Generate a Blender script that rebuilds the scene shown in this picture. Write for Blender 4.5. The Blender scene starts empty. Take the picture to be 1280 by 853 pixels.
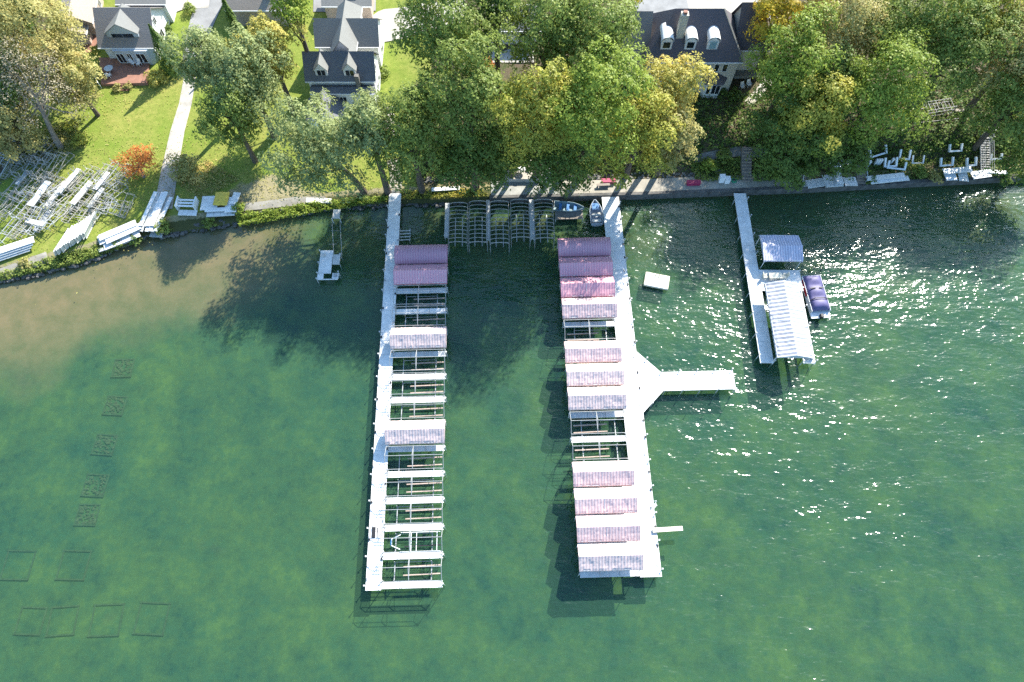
import bpy, math, random
import numpy as np
from mathutils import Vector, Matrix
random.seed(7); rng = np.random.default_rng(7)
SC = bpy.context.scene; COL = SC.collection
R = math.radians
# ------------------------------------------------------------------ camera
CAMH = 80.0; PITCH = R(65); FPX = 853.33
SUN_AZ = R(32); SUN_EL = R(38.5)          # azimuth from +y (inland) towards +x
cam = bpy.data.objects.new('camera', bpy.data.cameras.new('camera')); COL.objects.link(cam)
cam.location = (0, 0, CAMH); cam.rotation_euler = (R(90) - PITCH, 0, 0)
cam.data.sensor_width = 36; cam.data.lens = 24; cam.data.clip_end = 3000
SC.camera = cam
def P(u, v, z=0.0):
    """photo measurement -> world point at height z"""
    a = (u - 640) / FPX; t = (426.5 - v) / FPX
    dy = t * math.sin(PITCH) + math.cos(PITCH); dz = t * math.cos(PITCH) - math.sin(PITCH)
    s = (CAMH - z) / -dz
    return Vector((a * s, dy * s, z))
def sm(a, b, x):
    t = min(1, max(0, (x - a) / (b - a))); return t * t * (3 - 2 * t)
SX = [-400, -110, -69, -59, -51.3, -42.6, -35, -27, -18.3, -2.9, 18.3, 41.5, 74.4, 120, 400]
SY = [10, 36, 46.2, 48.8, 53.3, 54.6, 56.6, 58, 58.7, 59.3, 59.9, 61, 63.1, 66, 80]
def ys(x): return float(np.interp(x, SX, SY))
def G(x, y):
    d = y - ys(x)
    zl = .45 + .5 * sm(0, 2.5, d) + .05 * max(0, d)
    zr = 1.0 + 2.5 * sm(2.8, 8, d) + .045 * max(0, d - 8)
    k = sm(-20, -4, x)
    z = zl * (1 - k) + zr * k
    if d < 0: z = z + d * 4
    return min(z, 9)
def PG(u, v, h=0.0):
    z = 2.0
    for _ in range(12):
        p = P(u, v, z + h); z = max(.3, G(p.x, p.y))
    return Vector((p.x, p.y, z))
# ------------------------------------------------------------------ tagging
def tag(o, label=None, cat=None, group=None, kind=None):
    if label: o['label'] = label
    if cat: o['category'] = cat
    if group: o['group'] = group
    if kind: o['kind'] = kind
    return o
def empty(name, loc, rz=0.0, label=None, cat=None, group=None):
    o = bpy.data.objects.new(name, None); COL.objects.link(o)
    o.location = loc; o.rotation_euler = (0, 0, rz); o.empty_display_size = .3
    return tag(o, label, cat, group)
def copy_tree(o, parent=None):
    c = o.copy(); COL.objects.link(c)
    if parent: c.parent = parent
    for ch in list(o.children): copy_tree(ch, c)
    return c
# ------------------------------------------------------------------ mesh builder
class MB:
    def __init__(s): s.v = []; s.f = []; s.m = []
    def add(s, vs, fs, mi=0):
        n = len(s.v); s.v += [tuple(p) for p in vs]
        for f in fs: s.f.append(tuple(i + n for i in f)); s.m.append(mi)
        return s
    def box(s, c, d, rz=0, mi=0, mat=None):
        x, y, z = d[0] / 2, d[1] / 2, d[2] / 2
        vs = [Vector(p) for p in ((-x,-y,-z),(x,-y,-z),(x,y,-z),(-x,y,-z),(-x,-y,z),(x,-y,z),(x,y,z),(-x,y,z))]
        M = mat if mat else Matrix.Rotation(rz, 3, 'Z')
        vs = [M @ p + Vector(c) for p in vs]
        return s.add(vs, [(3,2,1,0),(4,5,6,7),(0,1,5,4),(1,2,6,5),(2,3,7,6),(3,0,4,7)], mi)
    def beam(s, a, b, w, h=None, mi=0):
        a = Vector(a); b = Vector(b); h = h or w; d = b - a
        q = d.to_track_quat('Y', 'Z').to_matrix()
        return s.box((a + b) / 2, (w, d.length, h), mat=q, mi=mi)
    def tube(s, a, b, r0, r1=None, n=8, mi=0, cap=True):
        a = Vector(a); b = Vector(b); r1 = r0 if r1 is None else r1
        q = (b - a).to_track_quat('Z', 'Y').to_matrix(); vs = []
        for p, r in ((a, r0), (b, r1)):
            for k in range(n):
                t = 2 * math.pi * k / n; vs.append(p + q @ Vector((r * math.cos(t), r * math.sin(t), 0)))
        fs = [(k, (k + 1) % n, n + (k + 1) % n, n + k) for k in range(n)]
        if cap: fs += [tuple(range(n))[::-1], tuple(range(n, 2 * n))]
        return s.add(vs, fs, mi)
    def path(s, pts, rad, n=8, mi=0):
        for i in range(len(pts) - 1):
            r0 = rad[i] if hasattr(rad, '__len__') else rad; r1 = rad[i + 1] if hasattr(rad, '__len__') else rad
            s.tube(pts[i], pts[i + 1], r0, r1, n, mi)
        return s
    def prism(s, pts, z0, z1, mi=0):
        n = len(pts); vs = [(p[0], p[1], z0) for p in pts] + [(p[0], p[1], z1) for p in pts]
        return s.add(vs, [tuple(range(n))[::-1], tuple(range(n, 2 * n))] + [(k, (k + 1) % n, n + (k + 1) % n, n + k) for k in range(n)], mi)
    def rock(s, c, r, mi=0):
        vs = []; n = 6
        ph = random.random() * 6
        for j, (zz, rr) in enumerate(((-.6, .7), (.1, 1.0), (.6, .65))):
            for k in range(n):
                t = 2 * math.pi * k / n + ph; q = r * rr * random.uniform(.75, 1.2)
                vs.append((c[0] + q * math.cos(t), c[1] + q * math.sin(t), c[2] + zz * r * random.uniform(.7, 1.1)))
        fs = [tuple(range(12, 18))]
        for j in range(2):
            for k in range(n): fs.append((j*n+k, j*n+(k+1)%n, (j+1)*n+(k+1)%n, (j+1)*n+k))
        return s.add(vs, fs, mi)
    def build(s, name, mats, parent=None, loc=None, rz=0, bevel=0, smooth=False):
        me = bpy.data.meshes.new(name); me.from_pydata(s.v, [], s.f); me.update()
        mats = mats if isinstance(mats, (list, tuple)) else [mats]
        for m in mats: me.materials.append(m)
        me.polygons.foreach_set('material_index', s.m)
        if smooth: me.polygons.foreach_set('use_smooth', [True] * len(s.f))
        o = bpy.data.objects.new(name, me); COL.objects.link(o)
        if parent: o.parent = parent
        if loc is not None: o.location = loc
        o.rotation_euler = (0, 0, rz)
        if bevel:
            b = o.modifiers.new('bevel', 'BEVEL'); b.width = bevel; b.segments = 2; b.limit_method = 'ANGLE'
        return o
# ------------------------------------------------------------------ materials
def new_mat(name):
    m = bpy.data.materials.new(name); m.use_nodes = True
    nt = m.node_tree; b = nt.nodes['Principled BSDF']
    return m, nt, b
def N(nt, t, **kw):
    n = nt.nodes.new(t)
    for k, v in kw.items(): setattr(n, k, v)
    return n
def mixc(nt, fac, a, b, blend='MIX'):
    n = N(nt, 'ShaderNodeMix', data_type='RGBA', blend_type=blend)
    for s, v in ((0, fac), (6, a), (7, b)):
        if hasattr(v, 'is_output') or isinstance(v, bpy.types.NodeSocket): nt.links.new(v, n.inputs[s])
        else: n.inputs[s].default_value = v if s == 0 else (*v, 1)
    return n.outputs[2]
def noise(nt, scale, detail=4, rough=.55, coord='Object', stretch=(1, 1, 1)):
    tc = N(nt, 'ShaderNodeTexCoord'); mp = N(nt, 'ShaderNodeMapping'); mp.inputs['Scale'].default_value = stretch
    nt.links.new(tc.outputs[coord], mp.inputs[0])
    n = N(nt, 'ShaderNodeTexNoise'); n.inputs['Scale'].default_value = scale; n.inputs['Detail'].default_value = detail
    n.inputs['Roughness'].default_value = rough; nt.links.new(mp.outputs[0], n.inputs['Vector'])
    return n.outputs['Fac']
def ramp(nt, fac, a, b, c0=(0,0,0), c1=(1,1,1)):
    r = N(nt, 'ShaderNodeValToRGB'); r.color_ramp.elements[0].position = a; r.color_ramp.elements[1].position = b
    r.color_ramp.elements[0].color = (*c0, 1); r.color_ramp.elements[1].color = (*c1, 1)
    nt.links.new(fac, r.inputs[0]); return r.outputs[0]
def bump(nt, b, h, dist, strength=1):
    n = N(nt, 'ShaderNodeBump'); n.inputs['Distance'].default_value = dist; n.inputs['Strength'].default_value = strength
    nt.links.new(h, n.inputs['Height'])
    if b is not None: nt.links.new(n.outputs[0], b.inputs['Normal'])
    return n
def mat(name, c, rough=.6, var=.25, scale=2.0, c2=None, metal=0, spec=.4, bmp=0, coord='Object'):
    m, nt, b = new_mat(name)
    c2 = c2 or tuple(x * (1 - var) for x in c)
    f = ramp(nt, noise(nt, scale, 6, .65, coord), .38, .68)
    nt.links.new(mixc(nt, f, c, c2), b.inputs['Base Color'])
    b.inputs['Roughness'].default_value = rough; b.inputs['Metallic'].default_value = metal
    b.inputs['Specular IOR Level'].default_value = spec
    if bmp: bump(nt, b, noise(nt, scale * 5, 4), bmp)
    return m
def stripes(nt, axis, period, duty=.5, soft=.08):
    tc = N(nt, 'ShaderNodeTexCoord'); sp = N(nt, 'ShaderNodeSeparateXYZ'); nt.links.new(tc.outputs['Object'], sp.inputs[0])
    d = N(nt, 'ShaderNodeMath', operation='DIVIDE'); nt.links.new(sp.outputs[axis], d.inputs[0]); d.inputs[1].default_value = period
    pp = N(nt, 'ShaderNodeMath', operation='PINGPONG'); nt.links.new(d.outputs[0], pp.inputs[0]); pp.inputs[1].default_value = .5
    return ramp(nt, pp.outputs[0], duty * .5 - soft, duty * .5 + soft)
def fabric(name, c, c2, axis, period, spec=.3, dirt=(.4,.33,.33)):
    m, nt, b = new_mat(name)
    s = stripes(nt, axis, period)
    base = mixc(nt, s, c, c2)
    st = ramp(nt, noise(nt, 1.1, 5, .65), .5, .8)
    k = N(nt, 'ShaderNodeMath', operation='MULTIPLY'); nt.links.new(st, k.inputs[0]); k.inputs[1].default_value = .35
    oi = N(nt, 'ShaderNodeObjectInfo'); tone = ramp(nt, oi.outputs['Random'], 0, 1, (.80,.80,.82), (1.06,1.04,1.0))
    base = mixc(nt, 1.0, mixc(nt, k.outputs[0], base, dirt), tone, 'MULTIPLY'); nt.links.new(base, b.inputs['Base Color'])
    b.inputs['Roughness'].default_value = .55; b.inputs['Specular IOR Level'].default_value = spec
    ms = N(nt, 'ShaderNodeMath', operation='MULTIPLY_ADD'); nt.links.new(noise(nt, 1.6, 3, .6, 'Object', (2.2, .7, 1)), ms.inputs[0]); ms.inputs[1].default_value = 3.0; nt.links.new(s, ms.inputs[2])
    bump(nt, b, ms.outputs[0], .018, .8)
    return m
M = {}
M['deck'] = mat('white_deck', (.72,.71,.68), .6, .22, 1.6)
M['deckgrey'] = mat('grey_deck', (.5,.5,.47), .7, .25, 1.2)
M['white'] = mat('white_paint', (.78,.78,.77), .5, .12, 3)
M['alu'] = mat('aluminium', (.62,.62,.62), .4, .2, 3, metal=.35)
M['tanpipe'] = mat('weathered_pipe', (.42,.39,.33), .7, .3, 3)
M['galv'] = mat('galvanised_pipe', (.4,.41,.4), .5, .3, 3, metal=.3)
M['post'] = mat('dock_post', (.55,.55,.54), .5, .3, 3)
M['tanwood'] = mat('tan_bunk', (.42,.32,.26), .8, .3, 2)
M['dark'] = mat('dark_rubber', (.02,.02,.022), .5, .3, 4)
M['blue'] = mat('blue_plastic', (.03,.16,.4), .4, .2, 3)
M['mauve'] = fabric('shaded_mauve_canvas', (.56,.27,.33), (.61,.34,.39), 0, .34)  # deeper copy of the pale pink canvas, tree shade mixed into its colour
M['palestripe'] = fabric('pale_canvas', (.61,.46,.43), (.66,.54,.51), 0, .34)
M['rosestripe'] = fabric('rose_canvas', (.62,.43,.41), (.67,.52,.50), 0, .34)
M['lilac'] = fabric('lilac_canvas', (.36,.36,.46), (.52,.52,.62), 0, .34)
M['whitestripe'] = fabric('white_canvas', (.62,.62,.64), (.80,.80,.80), 1, .5)
M['concrete'] = mat('concrete', (.44,.405,.345), .85, .35, .8, bmp=.01)
M['prom'] = mat('promenade_concrete', (.36,.33,.27), .85, .4, .7, bmp=.01)
M['terracegrey'] = mat('terrace_decking', (.33,.33,.30), .8, .35, .9)
M['shadepipe'] = mat('shade_toned_pipe', (.19,.19,.18), .6, .35, 3)  # darker version of the pipe metal, with tree shade put into the colour
M['tealhull'] = mat('grey_teal_hull', (.16,.24,.27), .45, .2, 3)
M['ribpipe'] = mat('brownish_pipe', (.34,.32,.28), .6, .3, 3)
M['asphalt'] = mat('asphalt', (.26,.26,.255), .9, .3, .6)
M['stone'] = mat('grey_stone', (.2,.19,.17), .85, .55, 3, bmp=.03)
M['rock'] = mat('dark_rock', (.13,.125,.115), .85, .6, 1.2, bmp=.03)
M['brick'] = mat('patio_brick', (.30,.15,.105), .85, .35, 1.0)
M['bark'] = mat('bark', (.13,.10,.075), .95, .5, 3, bmp=.03)
M['palebark'] = mat('pale_bark', (.26,.22,.18), .95, .4, 3, bmp=.03)
M['glass'] = mat('window_glass', (.015,.02,.025), .08, .2, 1, spec=.6)
M['shutterblue'] = mat('skylight_glass', (.25,.38,.42), .15, .2, 1, spec=.6)
M['timber'] = mat('grey_timber', (.27,.23,.19), .85, .35, 2, bmp=.01)
M['crimson'] = mat('crimson_cover', (.32,.02,.08), .6, .2, 2)
M['yellow'] = mat('yellow_tarp', (.72,.5,.07), .6, .25, 2)
M['red'] = mat('red_panel', (.5,.03,.04), .35, .1, 2)
M['navycover'] = mat('blue_violet_cover', (.10,.09,.21), .55, .3, 1.3, bmp=.01)
M['green'] = mat('green_plastic', (.02,.25,.13), .5, .2, 3)
M['cream'] = mat('cream_plastic', (.68,.63,.50), .55, .12, 1)
M['crib'] = mat('sunken_timber', (.062,.092,.048), .9, .5, 2)
M['cribstone'] = mat('sunken_stone', (.088,.105,.056), .9, .5, 3, bmp=.05)
def shingle(name, c):
    m, nt, b = new_mat(name)
    f = noise(nt, 3, 5, .7, stretch=(1, 1, 3)); n2 = noise(nt, .5, 3)
    k = mixc(nt, f, tuple(x * .55 for x in c), tuple(x * 1.4 for x in c))
    k = mixc(nt, ramp(nt, n2, .3, .7), k, tuple(x * .9 for x in c))
    nt.links.new(k, b.inputs['Base Color']); b.inputs['Roughness'].default_value = .85; b.inputs['Specular IOR Level'].default_value = .25
    bump(nt, b, noise(nt, 6, 4, .7), .04, .6)
    return m
M['roofgrey'] = shingle('grey_brown_shingle', (.26,.235,.215))
M['roofnavy'] = shingle('blue_grey_shingle', (.15,.155,.17))
M['roofslate'] = shingle('slate_shingle', (.115,.105,.115))
M['rooftan'] = shingle('tan_shingle', (.32,.27,.22))
M['roofpale'] = shingle('pale_roof', (.21,.21,.195))
M['wallwhite'] = mat('white_siding', (.72,.72,.70), .6, .1, 1)
M['wallblue'] = mat('pale_blue_siding', (.42,.47,.52), .6, .12, 1)
M['wallstucco'] = mat('cream_stucco', (.50,.46,.38), .85, .15, 1)
M['walltan'] = mat('tan_siding', (.45,.36,.3), .8, .2, 1)
def leafmat(name, dark, light, accent=None, amt=.5, trans=.42):
    m, nt, b = new_mat(name)
    ge = N(nt, 'ShaderNodeNewGeometry')
    cl = ramp(nt, noise(nt, .55, 3, .6), .3, .7)
    a = N(nt, 'ShaderNodeMath', operation='MULTIPLY_ADD'); nt.links.new(ge.outputs['Random Per Island'], a.inputs[0]); a.inputs[1].default_value = .4
    s2 = N(nt, 'ShaderNodeMath', operation='MULTIPLY'); nt.links.new(cl, s2.inputs[0]); s2.inputs[1].default_value = .6
    nt.links.new(s2.outputs[0], a.inputs[2])
    c = mixc(nt, a.outputs[0], dark, light)
    if accent:
        f = ramp(nt, noise(nt, .22, 4, .6), .62 - amt * .3, .74 - amt * .2)
        c = mixc(nt, f, c, accent)
    nt.links.new(c, b.inputs['Base Color'])
    b.inputs['Roughness'].default_value = .5; b.inputs['Specular IOR Level'].default_value = .2
    tr = N(nt, 'ShaderNodeBsdfTranslucent'); mx = N(nt, 'ShaderNodeMixShader'); mx.inputs[0].default_value = trans
    nt.links.new(c, tr.inputs[0]); nt.links.new(b.outputs[0], mx.inputs[1]); nt.links.new(tr.outputs[0], mx.inputs[2])
    nt.links.new(mx.outputs[0], nt.nodes['Material Output'].inputs[0])
    return m
LF = {
 'green': leafmat('green_leaves', (0.102,0.158,0.032), (0.348,0.407,0.092)),
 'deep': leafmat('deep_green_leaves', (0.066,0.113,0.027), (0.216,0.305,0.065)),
 'grey': leafmat('grey_green_leaves', (0.156,0.203,0.076), (0.432,0.475,0.184)),
 'bright': leafmat('bright_green_leaves', (0.132,0.192,0.027), (0.384,0.463,0.076)),
 'ygreen': leafmat('yellow_green_leaves', (0.192,0.215,0.032), (0.516,0.508,0.097), (0.624,0.520,0.086), .4),
 'yellow': leafmat('yellow_leaves', (0.300,0.271,0.054), (0.648,0.588,0.151), (0.672,0.520,0.140), .35),
 'olive': leafmat('olive_leaves', (0.240,0.226,0.070), (0.564,0.508,0.184), (0.576,0.441,0.162), .3),
 'brown': leafmat('bare_twigs', (.15,.13,.085), (.36,.31,.20), trans=.1),
 'orange': leafmat('orange_leaves', (0.360,0.113,0.027), (0.792,0.316,0.086)),
 'gold': leafmat('golden_leaves', (0.264,0.215,0.022), (0.624,0.497,0.049), (0.768,0.520,0.043), .45),
}
# ------------------------------------------------------------------ world, sun
w = bpy.data.worlds.new('World'); SC.world = w; w.use_nodes = True
wn = w.node_tree; bg = wn.nodes['Background']; sky = wn.nodes.new('ShaderNodeTexSky'); sky.sky_type = 'NISHITA'
sky.sun_disc = False; sky.sun_elevation = SUN_EL; sky.sun_rotation = SUN_AZ; sky.ozone_density = 3.0
skc = mixc(wn, 1.0, sky.outputs[0], (.80, 1.0, 1.06), 'MULTIPLY'); wn.links.new(skc, bg.inputs[0]); bg.inputs[1].default_value = .135
sun = bpy.data.objects.new('sun', bpy.data.lights.new('sun', 'SUN')); COL.objects.link(sun)
sun.data.energy = 4.8; sun.data.angle = R(.53); sun.data.color = (1, .945, .85)
sd = Vector((math.sin(SUN_AZ) * math.cos(SUN_EL), math.cos(SUN_AZ) * math.cos(SUN_EL), math.sin(SUN_EL)))
sun.rotation_euler = sd.to_track_quat('Z', 'Y').to_euler(); sun.location = sd * 150
SC.view_settings.view_transform = 'Standard'; SC.view_settings.look = 'None'; SC.view_settings.gamma = 1
SC.view_settings.exposure = 1.45
SC.cycles.use_denoising = False
SC.cycles.transparent_max_bounces = 12; SC.cycles.max_bounces = 6
# ------------------------------------------------------------------ terrain
def lin(a, b, s): return list(np.arange(a, b, s))
gx = [-300, -220, -160] + lin(-120, 121, 1.2) + [160, 220, 300]
gd = [-.6, -.25, 0, .25] + lin(.5, 12, .5) + lin(12, 60, 1.5) + [60, 70, 85, 110, 150, 220, 320]
def sheet(name, xs, ds, zf, m, attr=None):
    vs = []; ca = []
    for x in xs:
        y0 = ys(x)
        for d in ds:
            vs.append((x, y0 + d, zf(x, y0 + d, d)))
            if attr: ca.append(attr(x, y0 + d, d))
    nd = len(ds); fs = []
    for i in range(len(xs) - 1):
        for j in range(nd - 1): fs.append((i*nd+j, (i+1)*nd+j, (i+1)*nd+j+1, i*nd+j+1))
    mb = MB(); mb.add(vs, fs); o = mb.build(name, m, smooth=True)
    if attr:
        at = o.data.attributes.new('kind', 'FLOAT_COLOR', 'POINT'); at.data.foreach_set('color', np.array(ca, dtype=np.float32).ravel())
    return tag(o, kind='structure')
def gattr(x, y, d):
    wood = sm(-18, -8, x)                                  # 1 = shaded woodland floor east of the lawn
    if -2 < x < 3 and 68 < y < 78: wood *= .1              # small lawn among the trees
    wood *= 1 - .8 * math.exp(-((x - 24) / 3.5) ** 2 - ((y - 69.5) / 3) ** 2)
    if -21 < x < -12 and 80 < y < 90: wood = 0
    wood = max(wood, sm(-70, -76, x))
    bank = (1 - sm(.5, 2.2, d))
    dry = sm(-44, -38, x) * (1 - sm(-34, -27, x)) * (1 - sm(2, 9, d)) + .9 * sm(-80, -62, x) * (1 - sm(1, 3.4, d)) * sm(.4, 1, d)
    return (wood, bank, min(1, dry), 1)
def ground_material():
    m, nt, b = new_mat('lawn_and_soil')
    at = N(nt, 'ShaderNodeAttribute'); at.attribute_name = 'kind'; sp = N(nt, 'ShaderNodeSeparateColor'); nt.links.new(at.outputs['Color'], sp.inputs[0])
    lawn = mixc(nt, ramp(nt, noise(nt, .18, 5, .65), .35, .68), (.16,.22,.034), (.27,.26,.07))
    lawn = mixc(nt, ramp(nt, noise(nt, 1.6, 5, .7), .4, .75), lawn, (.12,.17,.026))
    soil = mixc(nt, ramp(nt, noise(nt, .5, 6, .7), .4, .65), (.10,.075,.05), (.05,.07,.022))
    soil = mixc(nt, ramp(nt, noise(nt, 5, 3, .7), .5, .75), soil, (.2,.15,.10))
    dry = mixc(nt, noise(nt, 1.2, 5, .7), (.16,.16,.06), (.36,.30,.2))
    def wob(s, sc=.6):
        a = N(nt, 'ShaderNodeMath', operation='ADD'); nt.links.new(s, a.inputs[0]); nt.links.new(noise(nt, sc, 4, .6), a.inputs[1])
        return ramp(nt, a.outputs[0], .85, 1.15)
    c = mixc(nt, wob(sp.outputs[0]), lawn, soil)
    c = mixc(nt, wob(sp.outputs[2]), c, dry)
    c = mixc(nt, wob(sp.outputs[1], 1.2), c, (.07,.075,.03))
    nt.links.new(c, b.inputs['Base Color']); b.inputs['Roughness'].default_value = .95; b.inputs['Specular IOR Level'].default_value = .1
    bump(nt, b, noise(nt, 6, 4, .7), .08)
    return m
def gz(x, y, d): return G(x, y) + (.05 * math.sin(x * 1.3 + y) * math.sin(y * .9) if d > 3 else 0)
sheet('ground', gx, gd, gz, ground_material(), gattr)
def depth(d): return -.25 - 1.25 * (1 - math.exp(d / 24.0)) if d < 0 else -.25 + .1 * d
bd = [-400, -250, -150, -110] + lin(-90, 0, 1.5) + [0, .6, 1.2]
def sandiness(x, d): return (1 - sm(3, 22, -d)) * (.3 + .7 * (1 - sm(-38, -26, x)))
def bed_material():
    m, nt, b = new_mat('lake_bed_weed_and_sand')
    at = N(nt, 'ShaderNodeAttribute'); at.attribute_name = 'kind'; sp = N(nt, 'ShaderNodeSeparateColor'); nt.links.new(at.outputs['Color'], sp.inputs[0])
    ad = N(nt, 'ShaderNodeMath', operation='MULTIPLY_ADD'); nt.links.new(noise(nt, .14, 6, .65), ad.inputs[0]); ad.inputs[1].default_value = .9
    nt.links.new(sp.outputs[0], ad.inputs[2])
    sand = ramp(nt, ad.outputs[0], .58, 1.0)
    weed = mixc(nt, ramp(nt, noise(nt, .19, 9, .78), .37, .66), (.015,.050,.042), (.108,.160,.050))
    weed = mixc(nt, ramp(nt, noise(nt, .9, 5, .7), .45, .7), weed, (.040,.095,.054))
    sandc = mixc(nt, ramp(nt, noise(nt, .5, 6, .65), .35, .65), (.19,.15,.082), (.125,.12,.058))
    nt.links.new(mixc(nt, sand, weed, sandc), b.inputs['Base Color']); b.inputs['Roughness'].default_value = 1; b.inputs['Specular IOR Level'].default_value = 0
    return m
sheet('lake_bed', gx, bd, lambda x, y, d: depth(d) - .12 * sm(-25, 10, x) , bed_material(), lambda x, y, d: (sandiness(x, d), 0, 0, 1))
def water_material():
    m, nt, b = new_mat('lake_water'); nt.nodes.remove(b); out = nt.nodes['Material Output']
    n1 = noise(nt, .46, 3, .6, 'Object', (.6, 1.25, 1)); n2 = noise(nt, 1.7, 2, .5, 'Object', (.7, 1.2, 1)); n3 = noise(nt, .12, 2, .5, 'Object', (.6, 1.5, 1))
    h = N(nt, 'ShaderNodeMath', operation='MULTIPLY_ADD'); nt.links.new(n2, h.inputs[0]); h.inputs[1].default_value = .26; nt.links.new(n1, h.inputs[2])
    h2 = N(nt, 'ShaderNodeMath', operation='MULTIPLY_ADD'); nt.links.new(n3, h2.inputs[0]); h2.inputs[1].default_value = 1.0; nt.links.new(h.outputs[0], h2.inputs[2])
    calm = ramp(nt, noise(nt, .075, 4, .65, 'Object', (.7, 1.4, 1)), .34, .64, (.45,)*3, (1.0,)*3)
    bp = bump(nt, None, h2.outputs[0], .38, 1.0); wm = N(nt, 'ShaderNodeMath', operation='MULTIPLY'); nt.links.new(calm, wm.inputs[0]); nt.links.new(wm.outputs[0], bp.inputs['Strength'])
    gl = N(nt, 'ShaderNodeBsdfGlossy'); gl.inputs['Roughness'].default_value = .14; nt.links.new(bp.outputs[0], gl.inputs['Normal'])
    fr = N(nt, 'ShaderNodeFresnel'); gb = N(nt, 'ShaderNodeNewGeometry'); ir = N(nt, 'ShaderNodeMapRange'); nt.links.new(gb.outputs['Backfacing'], ir.inputs[0]); ir.inputs[3].default_value = 1.42; ir.inputs[4].default_value = 1 / 1.42; nt.links.new(ir.outputs[0], fr.inputs['IOR']); nt.links.new(bp.outputs[0], fr.inputs['Normal'])
    at = N(nt, 'ShaderNodeAttribute'); at.attribute_name = 'kind'; sp = N(nt, 'ShaderNodeSeparateColor'); nt.links.new(at.outputs['Color'], sp.inputs[0])
    nt.links.new(sp.outputs[1], wm.inputs[1])
    body = mixc(nt, ramp(nt, noise(nt, .05, 5, .6), .35, .65), (.034,.102,.066), (.054,.118,.056))
    df = N(nt, 'ShaderNodeBsdfDiffuse'); nt.links.new(body, df.inputs[0])
    tint = mixc(nt, sp.outputs[0], (.82,.95,.86), (.97,.97,.93))
    tr = N(nt, 'ShaderNodeBsdfTransparent'); nt.links.new(tint, tr.inputs[0])
    # turbidity: clear over the sandy shallows, murky far out
    mr = N(nt, 'ShaderNodeMapRange'); nt.links.new(sp.outputs[0], mr.inputs[0]); mr.inputs[3].default_value = .3; mr.inputs[4].default_value = .06
    mx = N(nt, 'ShaderNodeMixShader'); nt.links.new(mr.outputs[0], mx.inputs[0]); nt.links.new(tr.outputs[0], mx.inputs[1]); nt.links.new(df.outputs[0], mx.inputs[2])
    m2 = N(nt, 'ShaderNodeMixShader'); nt.links.new(fr.outputs[0], m2.inputs[0]); nt.links.new(mx.outputs[0], m2.inputs[1]); nt.links.new(gl.outputs[0], m2.inputs[2])
    nt.links.new(m2.outputs[0], out.inputs[0])
    return m
sheet('water', gx, [-400, -250, -150, -110] + lin(-90, 0, 1.5) + [0, 1.0, 2.2], lambda x, y, d: 0.0, water_material(), lambda x, y, d: (sandiness(x, d), .35 + .65 * sm(-32, 12, x), 0, 1))
def ribbon(name, pts, widths, m, lift=.02, thick=.1, sub=14, kind='structure'):
    """strip following the terrain through ground points"""
    pl = []
    for i in range(len(pts) - 1):
        n = sub
        for k in range(n + (i == len(pts) - 2)):
            t = k / n; pl.append((pts[i].lerp(pts[i+1], t), widths[i] * (1 - t) + widths[i+1] * t))
    vs = []; nw = 5
    for i, (p, wd) in enumerate(pl):
        a = pl[max(0, i-1)][0]; b = pl[min(len(pl)-1, i+1)][0]; t = (b - a); t.z = 0; t.normalize(); n = Vector((-t.y, t.x, 0))
        for k in range(nw):
            q = p + n * wd * (k / (nw - 1) - .5); vs.append((q.x, q.y, G(q.x, q.y) + .06 + lift))
    fs = [(i*nw+k, i*nw+k+1, (i+1)*nw+k+1, (i+1)*nw+k) for i in range(len(pl)-1) for k in range(nw-1)]
    mb = MB(); mb.add(vs, fs); return tag(mb.build(name, m), kind=kind)
ribbon('concrete_path', [PG(204,262), PG(212,215), PG(222,165), PG(232,130), PG(238,95)], [2.6,2.4,2.1,1.9,1.8], M['concrete'])
ribbon('driveway', [PG(238,96), PG(243,60), PG(254,25), PG(266,-6)], [2.4,3.2,4.0,4.6], M['asphalt'], .03)
ribbon('path', [PG(420,262), PG(405,251), PG(370,252), PG(300,260)], [1.0,1.1,1.2,1.0], M['prom'])
ribbon('path', [PG(60,322), PG(40,329), PG(10,340), PG(-30,352)], [1.6,1.5,1.4,1.3], M['prom'])
ribbon('path', [PG(493,243), PG(496,225), PG(490,200)], [1.9,1.7,1.4], M['prom'])
ribbon('driveway', [PG(462,42), PG(486,32), PG(530,22), PG(580,16)], [5,7,6,5], M['concrete'], .03)
ribbon('driveway', [PG(392,4), PG(425,2), PG(470,0)], [4,5,5], M['asphalt'], .05)
ribbon('driveway', [PG(806,4), PG(845,6), PG(890,9), PG(960,7)], [5,6,6,6], M['concrete'], .03)
ribbon('path', [PG(207,15), PG(230,3), PG(262,2)], [2,3,3], M['concrete'], .05)
ribbon('path', [PG(935,130), PG(950,115), PG(962,98)], [1.3,1.4,1.5], M['concrete'])
def strip(name, x0, x1, d0, d1, z, m, thick=.3, n=40, kind='structure', label=None, cat=None):
    xs = np.linspace(x0, x1, n); vs = []
    for x in xs:
        y = ys(x)
        vs += [(x, y+d0, z-thick), (x, y+d0, z), (x, y+d1, z), (x, y+d1, z-thick)]
    fs = []
    for i in range(n-1):
        for k in range(4): fs.append((i*4+k, i*4+(k+1)%4, (i+1)*4+(k+1)%4, (i+1)*4+k))
    fs += [(0,1,2,3), tuple(4*(n-1)+k for k in (3,2,1,0))]
    mb = MB(); mb.add(vs, fs); return tag(mb.build(name, m), label, cat, kind=kind)
strip('promenade', 7.2, 43.3, .22, 2.5, 1.11, M['prom'])
strip('terrace', -3.0, 7.2, .22, 2.7, 1.115, M['terracegrey'])
strip('seawall', -3.2, 43.5, -.25, .22, 1.16, M['rock'], 2.2, kind=None, label='low dark concrete seawall holding the promenade above the lake', cat='wall')
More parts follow.
